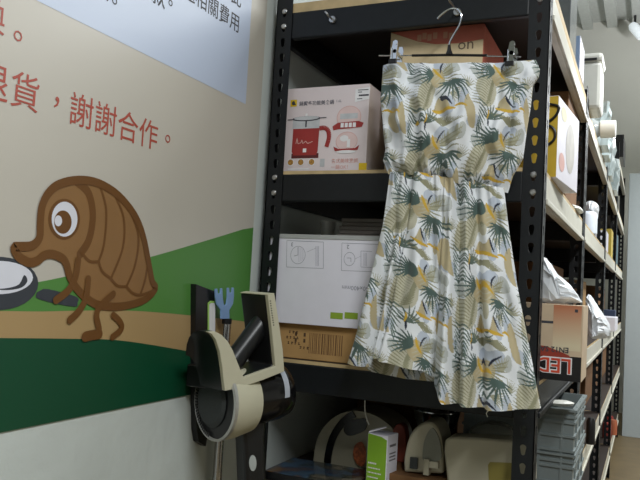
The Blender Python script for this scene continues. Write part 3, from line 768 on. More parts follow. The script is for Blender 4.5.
fs = Face(c0, uy); bm = BM(); fs.ell(bm, .14, .085, .05, .055, .0004, 0); fs.ell(bm, .06, .145, .03, .015, .0004, 1); fs.ell(bm, .05, .04, .03, .02, .0006, 2)
obj('product_print', bm, [mat('pale_grey_print', srgb(196, 192, 186), .5, var=.15, scale=30), mat('pale_yellow_print', srgb(214, 208, 170), .5), M_rose], ya, recalc=False)
# LED lamp carton
lx0, lx1 = at(540, 340, 1, 1.53).x-0.05, at(582.5, 340, 1, 1.53).x
lh = at(560, 304.5, 1, 1.53).z - zC
led = thing('lamp_carton', (lx0+.06, 1.59, zC), 'upside-down orange and black lamp carton on the lower shelf, poking into the aisle', 'box')
obj('carton', box((lx0, 1.53, zC), (lx1, 1.66, zC+lh)), mat('beige_carton', srgb(200, 178, 150), .55), led, bevel=.001)
fl = Face((lx0, 1.53, zC), (1, 0, 0)); fwid = lx1-lx0
def lp_(px, py):
    p = at(px, py, 1, 1.53); return (p.x-lx0, p.z-zC)
bm = BM(); fl.rect(bm, .0, .0, fwid-.001, .049); obj('black_band', bm, mat('black_print', srgb(22, 20, 22), .45), led, recalc=False)
bm = BM(); fl.poly(bm, [(0, .046), (lp_(571, 350)[0], .046), (lp_(569, 355)[0], .051), (lp_(556, 351)[0], .060), (lp_(546, 345)[0], .066), (0, .070)], .0005); obj('red_band', bm, mat('brick_print', srgb(150, 56, 40), .5), led, recalc=False)
# printed orange fade of the carton front
mg = bpy.data.materials.new('orange_fade_print'); mg.use_nodes = True; g_ = mg.node_tree; gb = g_.nodes['Principled BSDF']; gb.inputs['Roughness'].default_value = .5
gt = g_.nodes.new('ShaderNodeTexCoord'); gs = g_.nodes.new('ShaderNodeSeparateXYZ'); gr = g_.nodes.new('ShaderNodeValToRGB')
g_.links.new(gt.outputs['Object'], gs.inputs[0]); g_.links.new(gs.outputs['Z'], gr.inputs['Fac']); g_.links.new(gr.outputs['Color'], gb.inputs['Base Color'])
gr.color_ramp.elements[0].position = .07; gr.color_ramp.elements[0].color = (*srgb(214, 200, 168), 1); gr.color_ramp.elements[1].position = .15; gr.color_ramp.elements[1].color = (*srgb(184, 112, 76), 1)
bm = BM(); a0 = lp_(553, 330)[0]; fl.rect(bm, a0, .060, fwid-.003, lh-.001); obj('orange_print', bm, mg, led, recalc=False)
bm = BM(); fl.rect(bm, 0, .112, a0, .117); fl.rect(bm, fwid-.016, lh-.014, fwid-.010, lh-.008, .0006); obj('printed_marks', bm, M_ink, led, recalc=False)
bm = BM(); q_ = lp_(572.5, 359.5); fl.text(bm, 'LED', q_[0], q_[1], .0415, .0009, .055, flip=True); obj('lettering_outline', bm, M_wprint, led, recalc=False)
bm = BM(); q_ = lp_(572.2, 359.8); fl.text(bm, 'LED', q_[0], q_[1], .041, .0013, .012, flip=True); obj('lettering', bm, mat('orange_red_print', srgb(205, 72, 46), .5), led, recalc=False)
bm = BM(); q_ = lp_(569, 348); fl.text(bm, 'EN12 SA', q_[0], q_[1], .015, .0009, .02, flip=True); obj('small_lettering', bm, M_ink, led, recalc=False)
# plastic bags: crumpled closed lumps
def bag(name, pts, y, depth, m, label, cat='bag', seed=1, group=None, base=None):
    rr = random.Random(seed); c = [at(px, py, 1, y) for px, py in pts]
    if base is not None:
        for p in c: p.z = max(p.z, base)
    o = spline(c, 3, True); n = len(o)
    cen = sum(o, Vector())/n; bm = BM(); rings = []
    for t, s in ((-1, .25), (-.8, .68), (-.4, .94), (0, 1), (.4, .94), (.8, .68), (1, .25)):
        rings.append([bm.verts.new(Vector((cen.x+(p.x-cen.x)*s*(1+rr.uniform(-.06, .06)*(t != 0)), y+depth*(t+1)/2+rr.uniform(-1, 1)*depth*.06, max(base if base is not None else -9, cen.z+(p.z-cen.z)*(s if p.z > cen.z else max(s, .8))*(1+rr.uniform(-.06, .06)*(t != 0)))))) for p in o])
    for a, b in zip(rings, rings[1:]):
        for k in range(n): bm.faces.new((a[k], a[(k+1) % n], b[(k+1) % n], b[k]))
    bm.faces.new(rings[0]); bm.faces.new(rings[-1][::-1])
    return tag(obj(name, bm, m), label, cat, group)
bag('plastic_bag', [(532, 303), (536, 262), (541, 256), (547, 262), (553, 272), (562, 279), (570, 287), (578, 299), (576, 303)], 1.55, .10, M_bag, 'thin white plastic bag lying on top of the orange and black lamp carton', base=zC+lh+.0015)

# ------------------------------------------------------------------ bottom shelf of the front rack
lc = tag(obj('low_carton', box((-0.50, 1.475, zD), (-0.21, 1.61, zD+0.046)), M_kraft_d, bevel=.002), 'low brown carton on the bottom shelf under the white appliances', 'box')
zE = zD+0.0465
Bp = lambda px, py, y: at(px, py, 1, y)
# waffle maker like domed appliances standing on edge
def domed(name, y, outline, depth, label, zb, stripe, logo=None):
    pts = [Bp(px, py, y) for px, py in outline]
    for p in pts: p.z = max(p.z, zb)
    c = spline(pts, 4)
    for p in c: p.z = max(p.z, zb)
    t = thing(name, Vector((sum(p.x for p in c)/len(c), y+depth/2, zb)), label, 'appliance')
    bm = BM(); add_prism(bm, c, (0, depth, 0)); obj('body', bm, M_creamplastic, t, bevel=.008, smooth=True)
    return t
tA = domed('domed_appliance', 1.62, [(311, 480), (313, 462), (316, 443), (323, 428), (336, 416), (352, 411), (368, 413), (384, 421), (396, 436), (400, 480)], 0.12, 'white domed appliance with a black stripe, standing behind the green box on the bottom shelf', zD, None)
sp = spline([Bp(326, 482, 1.615), Bp(328, 455, 1.615), Bp(333, 437, 1.615), Bp(343, 422, 1.615), Bp(354, 414, 1.615)], 5)
for p in sp: p.z = max(p.z, zD+.0095)
bm = BM()
for a, b in zip(sp, sp[1:]):
    t_ = (b-a).normalized(); n_ = Vector((-t_.z, 0, t_.x))*.0085
    add_prism(bm, [a+n_, b+n_, b-n_, a-n_], (0, .008, 0))
obj('black_stripe', bm, M_gloss_black, tA)
bm = BM(); add_prism(bm, spline([Bp(x, y, 1.613) for x, y in ((345, 425), (352, 420), (366, 419), (366, 427), (362, 432), (350, 436), (344, 432))], 3, True), (0, .012, 0)); obj('handle_recess', bm, M_gloss_black, tA)
bm = BM(); add_poly(bm, spline([Bp(x, y, 1.6125) for x, y in ((355, 445), (362, 442), (366, 452), (364, 466), (357, 464), (353, 455))], 3, True)); obj('picture_sticker', bm, mat('food_sticker', srgb(170, 90, 50), .5, var=.6, scale=120), tA)
tB = domed('domed_appliance', 1.50, [(404, 474), (404, 458), (408, 440), (415, 428), (425, 422), (434, 424), (440, 434), (443, 452), (443, 474)], 0.085, 'second white domed appliance with a square black latch, right of the green box', zE, None)
bm = BM(); p0 = Bp(410, 468, 1.497); p1 = Bp(418, 458, 1.497); add_box(bm, (p0.x, 1.494, p0.z), (p1.x, 1.505, p1.z)); obj('latch', bm, M_gloss_black, tB)
bm = BM(); p0 = Bp(424, 474, 1.495); p1 = Bp(430, 459, 1.495); add_box(bm, (p0.x, 1.488, max(zE, p0.z)), (p1.x, 1.505, p1.z)); p0 = Bp(430, 467, 1.495); p1 = Bp(439, 462, 1.495); add_box(bm, (p0.x, 1.488, p0.z), (p1.x, 1.505, p1.z)); obj('hinge', bm, M_creamplastic, tB)
bm = BM(); gl = [Bp(x, y, 1.496) for x, y in ((424, 462), (423, 448), (426, 436), (432, 428), (438, 436), (441, 450), (440, 460))]; add_prism(bm, spline(gl, 3, True), (0, .01, 0)); obj('grey_window', bm, mat('grey_smoked_plastic', srgb(120, 120, 106), .3), tB)
# white rounded box with yellow label and a glass dome behind it
tE = thing('rounded_container', Bp(480, 470, 1.475), 'large white rounded container with an olive label beside the right post', 'container')
pE = [Bp(x, y, 1.475) for x, y in ((447, 486), (444, 452), (445, 440), (450, 437), (480, 438), (530, 441.5), (533, 446), (533, 486))]
for p in pE: p.z = max(p.z, zE)
tE.location.z = zE
bm = BM(); add_prism(bm, pE, (0, .055, 0)); obj('body', bm, M_creamplastic, tE, bevel=.008, smooth=True)
bm = BM(); add_poly(bm, [Bp(x, y, 1.4735) for x, y in ((489, 484), (488, 465), (490, 462), (515, 463), (515, 484))]); obj('olive_label', bm, mat('olive_sticker', srgb(140, 128, 60), .6), tE)
tF = thing('glass_lid', Bp(497, 440, 1.585), 'glass pot lid with a black rim behind the white rounded container', 'lid')
cF = at(500, 446, 1, 1.575)
cF.z = zE+0.085
tag(obj('inner_carton', box((-0.36, 1.532, zE-.0005), (-0.215, 1.622, zE+.070)), M_kraft_d, bevel=.002), 'dark carton behind the white rounded container, under the glass lid', 'box')
tF.location = (cF.x, 1.577, zE+.0705)
bm = BM(); add_lathe(bm, (-0.285, 1.577, zE+.071), (0, 0, 1), [(.062, 0), (.060, .012), (.050, .028), (.034, .040), (.015, .046), (0, .047)], n=28); bm.transform(Matrix.Translation((0, 0, 0)))
obj('glass_dome', bm, mat('smoked_glass', srgb(150, 150, 140), .1, alpha=.6), tF, smooth=True)
bm = BM(); add_tube(bm, [Vector((-0.285+.063*math.cos(t), 1.577+.044*math.sin(t), zE+.0745)) for t in np.linspace(0, 2*PI, 28)], .0038, 8); obj('rim', bm, M_darkplastic, tF, smooth=True)
# green and white box
gx0, gx1 = Bp(365.5, 455, 1.46).x, Bp(387, 455, 1.46).x; gt_ = Bp(376, 434.5, 1.46).z
gb_ = thing('green_box', ((gx0+gx1)/2, 1.49, zD), 'small upright box, green in front and white at the sides, its flap open', 'box')
rg = math.radians(-9); pvt = Vector((gx1, 1.46, 0))
obj('carton', box((gx0, 1.46, zD), (gx1, 1.508, gt_), rg, pvt), M_whitecard, gb_, bevel=.001)
fg = Face(Matrix.Rotation(rg, 3, 'Z') @ (Vector((gx0, 1.46, zD))-pvt)+pvt, (math.cos(rg), math.sin(rg), 0)); gw = gx1-gx0
bm = BM(); fg.poly(bm, [(.001, .001), (gw-.0015, .001), (gw-.0015, gt_-zD-.009), (gw*.7, gt_-zD-.004), (.001, gt_-zD-.001)]); obj('green_print', bm, mat('lime_green_print', srgb(132, 178, 40), .5), gb_, recalc=False)
bm = BM(); 
random.seed(12)
for k in range(4):
    a = .004
    while a < (.022, .031, .033, .026)[k]:
        w0 = random.uniform(.0015, .004); fg.rect(bm, a, .062-.0095*k, a+w0, .062-.0095*k+(.0035 if k == 0 else .0025), .0007); a += w0+.0009
obj('white_lettering', bm, M_wprint, gb_, recalc=False)
fgs = Face(fg.p(gw, 0, 0), (-math.sin(rg), math.cos(rg), 0)); bm = BM()
for k, z_ in enumerate((.10, .085, .078, .071)): fgs.rect(bm, .010, z_, .038, z_+(.003 if k else .005))
obj('grey_lettering', bm, M_greyink, gb_, recalc=False)
fl0 = fg.p(.002, gt_-zD, 0); bm = BM(); add_prism(bm, [fl0, fl0+Vector((.034, .010, .013)), fl0+Vector((.034, .0105, .015)), fl0+Vector((0, .001, .003))], (0, .008, .001)); obj('flap', bm, M_whitecard, gb_)
# pinkish object behind
bm = BM(); add_prism(bm, spline([Bp(x, y, 1.58) for x, y in ((392, 470), (391, 446), (393, 430), (398, 424), (404, 428), (406, 446), (405, 470))], 3, True), (0, .03, 0))
for v in bm.verts: v.co.z = max(v.co.z, zD+.0468)
tag(obj('red_case', bm, mat('dull_red_plastic', srgb(150, 70, 56), .5), bevel=.004, smooth=True), 'dull red rounded case between the green box and the second domed appliance', 'case')
# flat colourful glossy package in front
fp = thing('flat_package', (-0.655, 1.50, zD), 'flat glossy package with blue and brown pictures at the left end of the bottom shelf', 'package')
obj('tray', box((-0.758, 1.437, zD), (-0.545, 1.585, zD+.016)), M_darkplastic, fp, bevel=.002)
mp = bpy.data.materials.new('picture_print'); mp.use_nodes = True; g_ = mp.node_tree; gb2 = g_.nodes['Principled BSDF']; gb2.inputs['Roughness'].default_value = .15
gn = g_.nodes.new('ShaderNodeTexNoise'); gn.inputs['Scale'].default_value = 16; gn.inputs['Detail'].default_value = 3; gr = g_.nodes.new('ShaderNodeValToRGB'); g_.links.new(gn.outputs['Fac'], gr.inputs['Fac']); g_.links.new(gr.outputs['Color'], gb2.inputs['Base Color'])
gtc = g_.nodes.new('ShaderNodeTexCoord'); g_.links.new(gtc.outputs['Object'], gn.inputs['Vector'])
cr = gr.color_ramp; cr.elements[0].position = .32; cr.elements[0].color = (*srgb(110, 80, 46), 1); cr.elements[1].position = .70; cr.elements[1].color = (*srgb(120, 112, 98), 1)
for p_, c_ in ((.42, (44, 58, 76)), (.50, (66, 90, 112)), (.58, (44, 48, 42))): e = cr.elements.new(p_); e.color = (*srgb(*c_), 1)
obj('picture_cover', box((-0.755, 1.440, zD+.016), (-0.548, 1.582, zD+.0175)), mp, fp)
# steel bowl and hanging cord, high in the bottom bay
bw = tag(obj('steel_bowl', add_lathe(BM(), (-0.44, 1.685, zD+.1005), (0, 0, 1), [(.026, 0), (.041, .010), (.051, .034), (.0545, .053), (.056, .0545), (.056, .053), (.0525, .051), (.0485, .032), (.038, .012), (0, .005)], n=36), M_chrome, smooth=True), 'shiny steel bowl under the lower shelf behind the domed appliances', 'bowl')
tag(obj('stand_carton', box((-0.470, 1.645, zD), (-0.405, 1.725, zD+.100)), M_kraft_d, bevel=.002), 'dark carton under the steel bowl', 'box')
tag(obj('power_cable', add_tube(BM(), spline([Vector((Bp(365, 402, 1.52).x, 1.52, zC-.0695)), Bp(364.8, 408, 1.515), Bp(366.5, 418, 1.51), Bp(369, 425, 1.51)], 5), .0016, 8), M_whiteplastic, smooth=True), 'short white cable end hanging down under the lower shelf above the green box', 'cable')
# grey crates
def crate(z0, h, label, x0=-0.37, x1=-0.134, y0=1.66, y1=1.94):
    t = thing('plastic_crate', ((x0+x1)/2, (y0+y1)/2, z0), label, 'crate', 'grey plastic crates')
    mc = M_crate; th = .004
    bm = BM()
    add_box(bm, (x0+th, y0+th, z0), (x1-th, y1-th, z0+.004))
    for (a, b) in (((x0, y0), (x1, y0+th)), ((x0, y1-th), (x1, y1)), ((x0, y0+th), (x0+th, y1-th)), ((x1-th, y0+th), (x1, y1-th))): add_box(bm, (*a, z0), (*b, z0+h))
    for zz in (z0+h-.006, z0+h-.020, z0+h-.032, z0+h*.35, z0+.002):
        e = .006 if zz > z0+h-.007 else .0035
        for (a, b) in (((x0-e, y0-e), (x1+e, y0)), ((x0-e, y1), (x1+e, y1+e)), ((x0-e, y0), (x0, y1)), ((x1, y0), (x1+e, y1))): add_box(bm, (*a, zz), (*b, zz+.005))
    for k in range(5):
        x = x0+(x1-x0)*(k+.5)/5; add_box(bm, (x-.0025, y0-.003, z0), (x+.0025, y0, z0+h))
    for k in range(3):
        y = y0+(y1-y0)*(k+.5)/3; add_box(bm, (x1, y-.0025, z0), (x1+.003, y+.0025, z0+h))
    obj('ribbed_walls', bm, mc, t)
    return t
M_crate = mat('grey_crate_plastic', srgb(118, 127, 127), .45, var=.04)
crate(zD+.0005, .100, 'grey ribbed plastic crate at the bottom of the stack of two')
crate(zD+.101, .094, 'grey ribbed plastic crate on top of the stack of two, under the lower shelf')
tag(obj('paper_wrapper', add_lathe(BM(), (-0.165, 1.70, zD+.1955), (0, 0, 1), [(.018, 0), (.020, .006), (.012, .010), (0, .011)], n=14, sx=1.6), M_whiteplastic), 'small crumpled pale wrapper on the rim of the upper grey crate', 'wrapper')

# ------------------------------------------------------------------ cordless vacuum on its wall mount
AZ = math.radians(25); av = Vector((math.sin(AZ), math.cos(AZ), 0)); nv = Vector((math.cos(AZ), -math.sin(AZ), 0)); zv = Vector((0, 0, 1))
VC = Vector((-0.715, 1.150, H-0.2245))
M_vbeige = mat('beige_vacuum_shell', srgb(196, 192, 168), .42, var=.02)
M_vblack = mat('satin_black_vacuum', srgb(24, 25, 27), .35, var=.08)
M_vmesh = mat('dark_grey_filter', srgb(48, 52, 52), .6, var=.2, scale=400)
vac = thing('cordless_vacuum', VC, 'beige and black cordless handheld vacuum hanging on the wall below the mural animal', 'vacuum')
VP = lambda px, py, s=0.0: at_plane(px, py, VC+nv*s, nv)
SC = .056                                   # the near cheek of the shell
frame = [(207.8, 332), (212, 334.5), (216, 340), (220, 352), (222.5, 368), (225, 391), (240, 388), (262, 380.5), (284.5, 371.5), (283, 350), (279, 322), (274.6, 294), (268, 295.5), (272, 330), (275.6, 366.5), (262, 371), (243.8, 377.5), (238, 363), (232.8, 350), (228, 341.5), (222, 335), (215, 331.3)]
bm = BM(); A_ = [VP(x, y, SC) for x, y in frame]; add_prism(bm, A_, -nv*.010); obj('side_shell', bm, M_vbeige, vac, bevel=.0012)
lobe = [(207.8, 332), (212, 334.5), (216, 340), (220, 352), (222.5, 368), (225.5, 392), (243, 386), (238, 363), (232.8, 350), (228, 341.5), (222, 335), (215, 331.3)]
A_ = [VP(x, y, SC)-nv*.0102 for x, y in lobe]; cA = sum(A_, Vector())/len(A_)
bm = BM(); rings = [[bm.verts.new(p) for p in A_]]
zlo = min(p.z for p in A_)
for dd, s in ((.020, 1.0), (.040, .95), (.054, .86), (.064, .72), (.070, .54)):
    rings.append([bm.verts.new(Vector((cA.x+(p.x-cA.x)*(.6+.4*s), cA.y+(p.y-cA.y)*(.6+.4*s), zlo+(p.z-zlo)*s))-nv*dd) for p in A_])
for a, b in zip(rings, rings[1:]):
    for k in range(len(a)): bm.faces.new((a[k], a[(k+1) % len(a)], b[(k+1) % len(a)], b[k]))
bm.faces.new(rings[0][::-1]); bm.faces.new(rings[-1]); obj('nose_housing', bm, M_vblack, vac, smooth=True)
bat = [(268, 295.5), (274.6, 294), (279, 322), (283, 350), (284.5, 371.5), (262, 379.5), (240, 387), (243.8, 377.5), (262, 371), (275.6, 366.5), (272, 330)]
A_ = [VP(x, y, SC)-nv*.0102 for x, y in bat]
bm = BM(); add_prism(bm, A_, -nv*.080); obj('battery_housing', bm, M_vblack, vac, bevel=.003)
tr = [(268, 295.5), (274.6, 294), (274.4, 293.0), (267.8, 294.5)]
bm = BM(); add_prism(bm, [VP(x, y, SC) for x, y in tr], -nv*.091); obj('battery_trim', bm, M_vbeige, vac, bevel=.0008)
bm = BM()
for k in range(11):
    p = VP(270.3+.33*k, 301+2.4*k, SC+.0002); add_box(bm, p+Vector((-.0010, -.0010, -.0008)), p+Vector((.0010, .0010, .0008)))
obj('vent_holes', bm, M_darkplastic, vac)
bm = BM(); add_tube(bm, [VP(226, 371, .020), VP(244, 347, .012), VP(263, 322, .010)], [.020, .0195, .0205], 18); obj('handle', bm, M_vblack, vac, smooth=True)
bm = BM(); add_lathe(bm, VC, av, [(.0690, .004), (.0680, .030), (.0590, .068), (.050, .072), (0, .072)], n=40, ref=zv); obj('dust_barrel', bm, M_vbeige, vac, smooth=True)
bm = BM(); n = 44
for rr0, rr1, d0, d1 in ((.0700, .0700, .0, .006), (.0700, .066, .0, -.002), (.066, .066, -.002, .006)):
    for k in range(n):
        t0, t1 = 2*PI*k/n, 2*PI*(k+1)/n; u = lambda t: nv*math.cos(t)+zv*math.sin(t)
        add_poly(bm, [VC+u(t0)*rr0+av*d0, VC+u(t1)*rr0+av*d0, VC+u(t1)*rr1+av*d1, VC+u(t0)*rr1+av*d1])
obj('silver_rim', bm, mat('satin_silver', srgb(188, 188, 184), .4, metal=.6), vac)
bm = BM(); add_lathe(bm, VC, av, [(0, .0035), (.055, .0035), (.0658, .004), (.0658, .006)], n=40, ref=zv); obj('black_recess', bm, M_darkplastic, vac)
bm = BM(); add_lathe(bm, VC-nv*.012, av, [(0, -.003), (.040, -.003), (.048, .0015)], n=36, ref=zv); obj('filter_disc', bm, M_vmesh, vac)
bm = BM()
for k in range(30):
    t = PI*0.62+PI*.82*k/29; c = VC+(nv*math.cos(t)+zv*math.sin(t))*.0625; tt = (-nv*math.sin(t)+zv*math.cos(t)); rr_ = (nv*math.cos(t)+zv*math.sin(t))
    add_prism(bm, [c+rr_*.003+tt*.0016, c+rr_*.003-tt*.0016, c-rr_*.004-tt*.0016, c-rr_*.004+tt*.0016], -av*.0012)
obj('rim_teeth', bm, M_darkplastic, vac)
am = (av+zv*.10).normalized()
bm = BM(); add_lathe(bm, VC, am, [(.0530, .066), (.0560, .075), (.0550, .132), (.050, .152), (.038, .161), (0, .163)], n=40, ref=zv); obj('motor_housing', bm, M_gloss_black, vac, smooth=True)
bm = BM()
for k in range(9):
    t0 = PI*.30-.11*k; t1 = t0-.11; u = lambda t: nv*math.cos(t)+zv*math.sin(t)
    add_poly(bm, [VC+u(t0)*.0562+am*.120, VC+u(t1)*.0562+am*.120, VC+u(t1)*.0558+am*.132, VC+u(t0)*.0558+am*.132])
obj('white_sticker', bm, mat('pale_sticker', srgb(176, 182, 192), .4), vac)
grip = [(243, 412), (262, 408), (283, 403), (279, 417), (267, 422), (266, 440), (267, 460), (268, 500), (247, 500), (246, 470), (245, 445), (243, 426)]
bm = BM(); gA = [VP(x, y, .018) for x, y in grip]; add_prism(bm, gA, -nv*.036); obj('grip', bm, M_vblack, vac, bevel=.007, smooth=True)
bm = BM(); pb_ = [VP(252.5+3.6*math.cos(t), 463+8*math.sin(t), .0185) for t in np.linspace(0, 2*PI, 16, endpoint=False)]; add_prism(bm, pb_, nv*.0015); obj('button', bm, mat('pale_grey_button', srgb(176, 182, 180), .4), vac)
# wall mount plate
mt = thing('wall_bracket', at(205, 440, 0, WX+.008), 'black wall bracket behind the cordless vacuum', 'bracket')
pl = [(196, 284), (214.5, 291), (216, 340), (214, 380), (209, 430), (206, 446.5), (199, 442), (197, 430), (195.5, 380)]
WQ = lambda px, py, d: at(px, py, 0, WX+d)
mt.location = WQ(205, 446, .004)
bm = BM(); A_ = [WQ(x, y, .014) for x, y in pl]; add_prism(bm, A_, (-.0135, 0, 0)); obj('plate', bm, M_darkplastic, mt, bevel=.001)
bm = BM(); add_prism(bm, [WQ(x, y, .0155) for x, y in ((208.5, 303), (211, 301.5), (215.2, 302), (215.2, 345), (208.5, 345))], (-.0012, 0, 0)); obj('card_label', bm, M_wprint, mt)
bm = BM(); add_prism(bm, [WQ(x, y, .0158) for x, y in ((208.0, 303), (210.5, 300.8), (215.2, 301.3), (215.2, 303), (211.2, 302.8), (209.3, 304.5), (209.3, 345), (208.0, 345))], (-.001, 0, 0)); obj('card_edge', bm, mat('light_green_print', srgb(170, 214, 110), .5), mt)
# tie the vacuum to the bracket
bm = BM(); pc = VP(214, 372, -.030); add_box(bm, (WX+.0145, pc.y-.018, pc.z-.03), (pc.x+.012, pc.y+.018, pc.z+.012)); obj('cradle', bm, M_darkplastic, mt, bevel=.003)
# clothes pole with a blue fork
px_ = WX+.022
pf = at(227, 318, 0, px_); 
pole = thing('clothes_pole', (px_, pf.y+.003, 0), 'steel clothes pole with a blue forked tip, leaning on the wall behind the vacuum', 'pole')
bm = BM(); add_tube(bm, [Vector((px_, pf.y+.002, 0.0)), Vector((px_, pf.y, pf.z-.002))], .0092, 16); obj('shaft', bm, M_steel, pole, smooth=True)
bm = BM(); add_tube(bm, [Vector((px_, pf.y, pf.z-.012)), Vector((px_, pf.y, pf.z-.001))], .0100, 16); obj('collar', bm, M_darkplastic, pole, smooth=True)
blue = mat('blue_plastic', srgb(128, 162, 206), .4, var=.03)
fk_ = [(221, 319), (221, 310), (217, 304.5), (215.6, 297), (215.2, 289), (217.6, 288.6), (218.2, 293.5), (220.4, 293.3), (220.8, 288.4), (222.6, 288.2), (223.0, 298), (224, 304), (225.2, 305.5), (226.6, 304), (227.4, 297.5), (227.4, 288), (229.4, 287.8), (229.8, 292.6), (231.8, 292.4), (232.2, 287.7), (234.2, 287.6), (234.2, 296), (233.2, 304), (229.6, 310), (229.6, 319)]
bm = BM(); A_ = [WQ(x, y, .0235) for x, y in fk_]; add_prism(bm, A_, (-.003, 0, 0)); obj('fork', bm, blue, pole, bevel=.001)

# ------------------------------------------------------------------ things on the racks along the aisle
XA = XR
def simple(name, lo, hi, m, label, cat, rot=0, group=None, bevel=.003): return tag(obj(name, box(lo, hi, rot), m, bevel=bevel), label, cat, group)
zT1 = H+.631; zT = H+.617; zM = H+.249; zL = H-.163; zG = H-.52
M_blue = mat('pale_blue_carton', srgb(150, 176, 214), .5)
t = thing('pale_blue_box', (-.20, 2.15, zT1), 'small pale blue box with a white side on the top shelf, by the aisle', 'box')
obj('carton', box((-.30, 2.08, zT1), (-.186, 2.22, zT1+.10)), M_blue, t, bevel=.001)
obj('white_side', box((-.186, 2.081, zT1), (-.1845, 2.219, zT1+.099)), M_whitecard, t)
simple('shrink_wrapped_pack', (-.235, 1.86, zT1), (-.19, 2.02, zT1+.21), mat('shiny_wrap', srgb(150, 156, 160), .12, metal=.6), 'tall shiny wrapped pack on the top shelf above the yellow-ended box', 'pack')
simple('tall_brown_carton', (-.36, 2.62, zT), (-.235, 2.9, zT+.26), M_kraft, 'tall brown carton on the top shelf behind the white bin', 'box')
t = thing('white_bin', (-.205, 2.62, zT), 'white bin with a dark-taped lid on the top shelf, past the pale blue box', 'bin')
obj('body', box((-.225, 2.455, zT), (-.150, 2.60, zT+.155)), M_whiteplastic, t, bevel=.012)
obj('lid', box((-.229, 2.45, zT+.155), (-.146, 2.606, zT+.185)), M_whiteplastic, t, bevel=.012)
obj('tape', box((-.230, 2.4495, zT+.158), (-.165, 2.4515, zT+.166)), M_darkplastic, t)
t = thing('plastic_bottle', (-.14, 2.95, zT+.03), 'white capped plastic bottle lying across the top shelf and sticking into the aisle', 'bottle')
bm = BM(); add_lathe(bm, (-.325, 2.95, zT+.0415), (1, 0, 0), [(.030, 0), (.041, .01), (.041, .125), (.030, .14), (.024, .15)], n=24); obj('body', bm, mat('clear_grey_plastic', srgb(190, 198, 200), .15, alpha=.75), t, smooth=True)
bm = BM(); add_lathe(bm, (-.325, 2.95, zT+.0415), (1, 0, 0), [(.034, .148), (.034, .20), (.031, .203), (0, .203)], n=24); obj('cap', bm, M_whiteplastic, t, smooth=True)
def clear_pack(y, x0, x1, w_, h, label, seed):
    p = Vector(((x0+x1)/2, y, zT)); rr = random.Random(seed); bm = BM()
    add_box(bm, (x0, y, zT), (x1, y+w_, zT+h)); bmesh.ops.subdivide_edges(bm, edges=bm.edges, cuts=4, use_grid_fill=True)
    for v in bm.verts:
        if v.co.z > zT+.004: v.co += Vector((rr.uniform(-.012, .012), rr.uniform(-.012, .012), rr.uniform(-.014, .014)))
    tag(obj('clear_package', bm, mat('crinkled_clear_wrap', srgb(200, 214, 216), .12, alpha=.85)), label, 'package', 'clear packages on the top shelf')
clear_pack(3.05, -.235, -.155, .16, .17, 'crinkled clear package just past the white capped bottle', 2)
clear_pack(3.26, -.24, -.16, .18, .14, 'crinkled clear package on the end of the second rack, top shelf', 5)
clear_pack(3.80, -.25, -.17, .20, .22, 'crinkled clear package at the near end of the third rack, top shelf', 9)
clear_pack(4.30, -.25, -.165, .26, .17, 'crinkled clear package in the middle of the third rack, top shelf', 11)
simple('upper_carton', (-.30, 5.1, H+.95), (-.16, 5.5, H+1.10), M_darkplastic, 'black carton on the raised top shelf of the last rack', 'box')
# middle shelf
t = thing('white_canister', (-.215, 2.78, zM), 'plain white canister on the upper shelf of the second rack', 'canister')
bm = BM(); add_lathe(bm, (-.213, 2.86, zM), (0, 0, 1), [(.030, 0), (.034, .004), (.034, .074), (.030, .084), (.020, .089), (0, .090)], n=28); obj('body', bm, mat('bluish_white_plastic', srgb(220, 228, 238), .4), t, smooth=True)
t.location = (-.213, 2.86, zM)
simple('small_brown_carton', (-.42, 2.75, zM), (-.27, 3.0, zM+.14), M_kraft_d, 'dark carton behind the white canister', 'box')
bag('crumpled_bag', [(584, 212), (583, 203), (588, 199), (594, 200), (598, 205), (597, 214), (594, 236), (586, 236)], 3.02, .12, M_bag, 'crumpled white bag behind the white canister on the second rack', seed=4, base=zM+.001)
bag('white_cloth', [(566, 214), (567, 206), (572, 203), (579, 205), (580, 214)], 2.12, .14, M_whiteplastic, 'crumpled white cloth at the far end of the upper shelf, past the yellow-ended box', 'cloth', 8, base=zM+.001)
for k, (y, h, c, s) in enumerate(((3.84, .10, M_whitecard, 'small white box on the upper shelf of the third rack'), (4.4, .16, mat('mustard_box', srgb(200, 176, 70), .5), 'mustard yellow box on the upper shelf of the third rack'), (5.2, .2, mat('teal_box', srgb(70, 100, 110), .5), 'dark teal box on the upper shelf of the last rack'))):
    simple('shelf_box', (-.30, y, zM), (-.188, y+.22, zM+h), c, s, 'box')
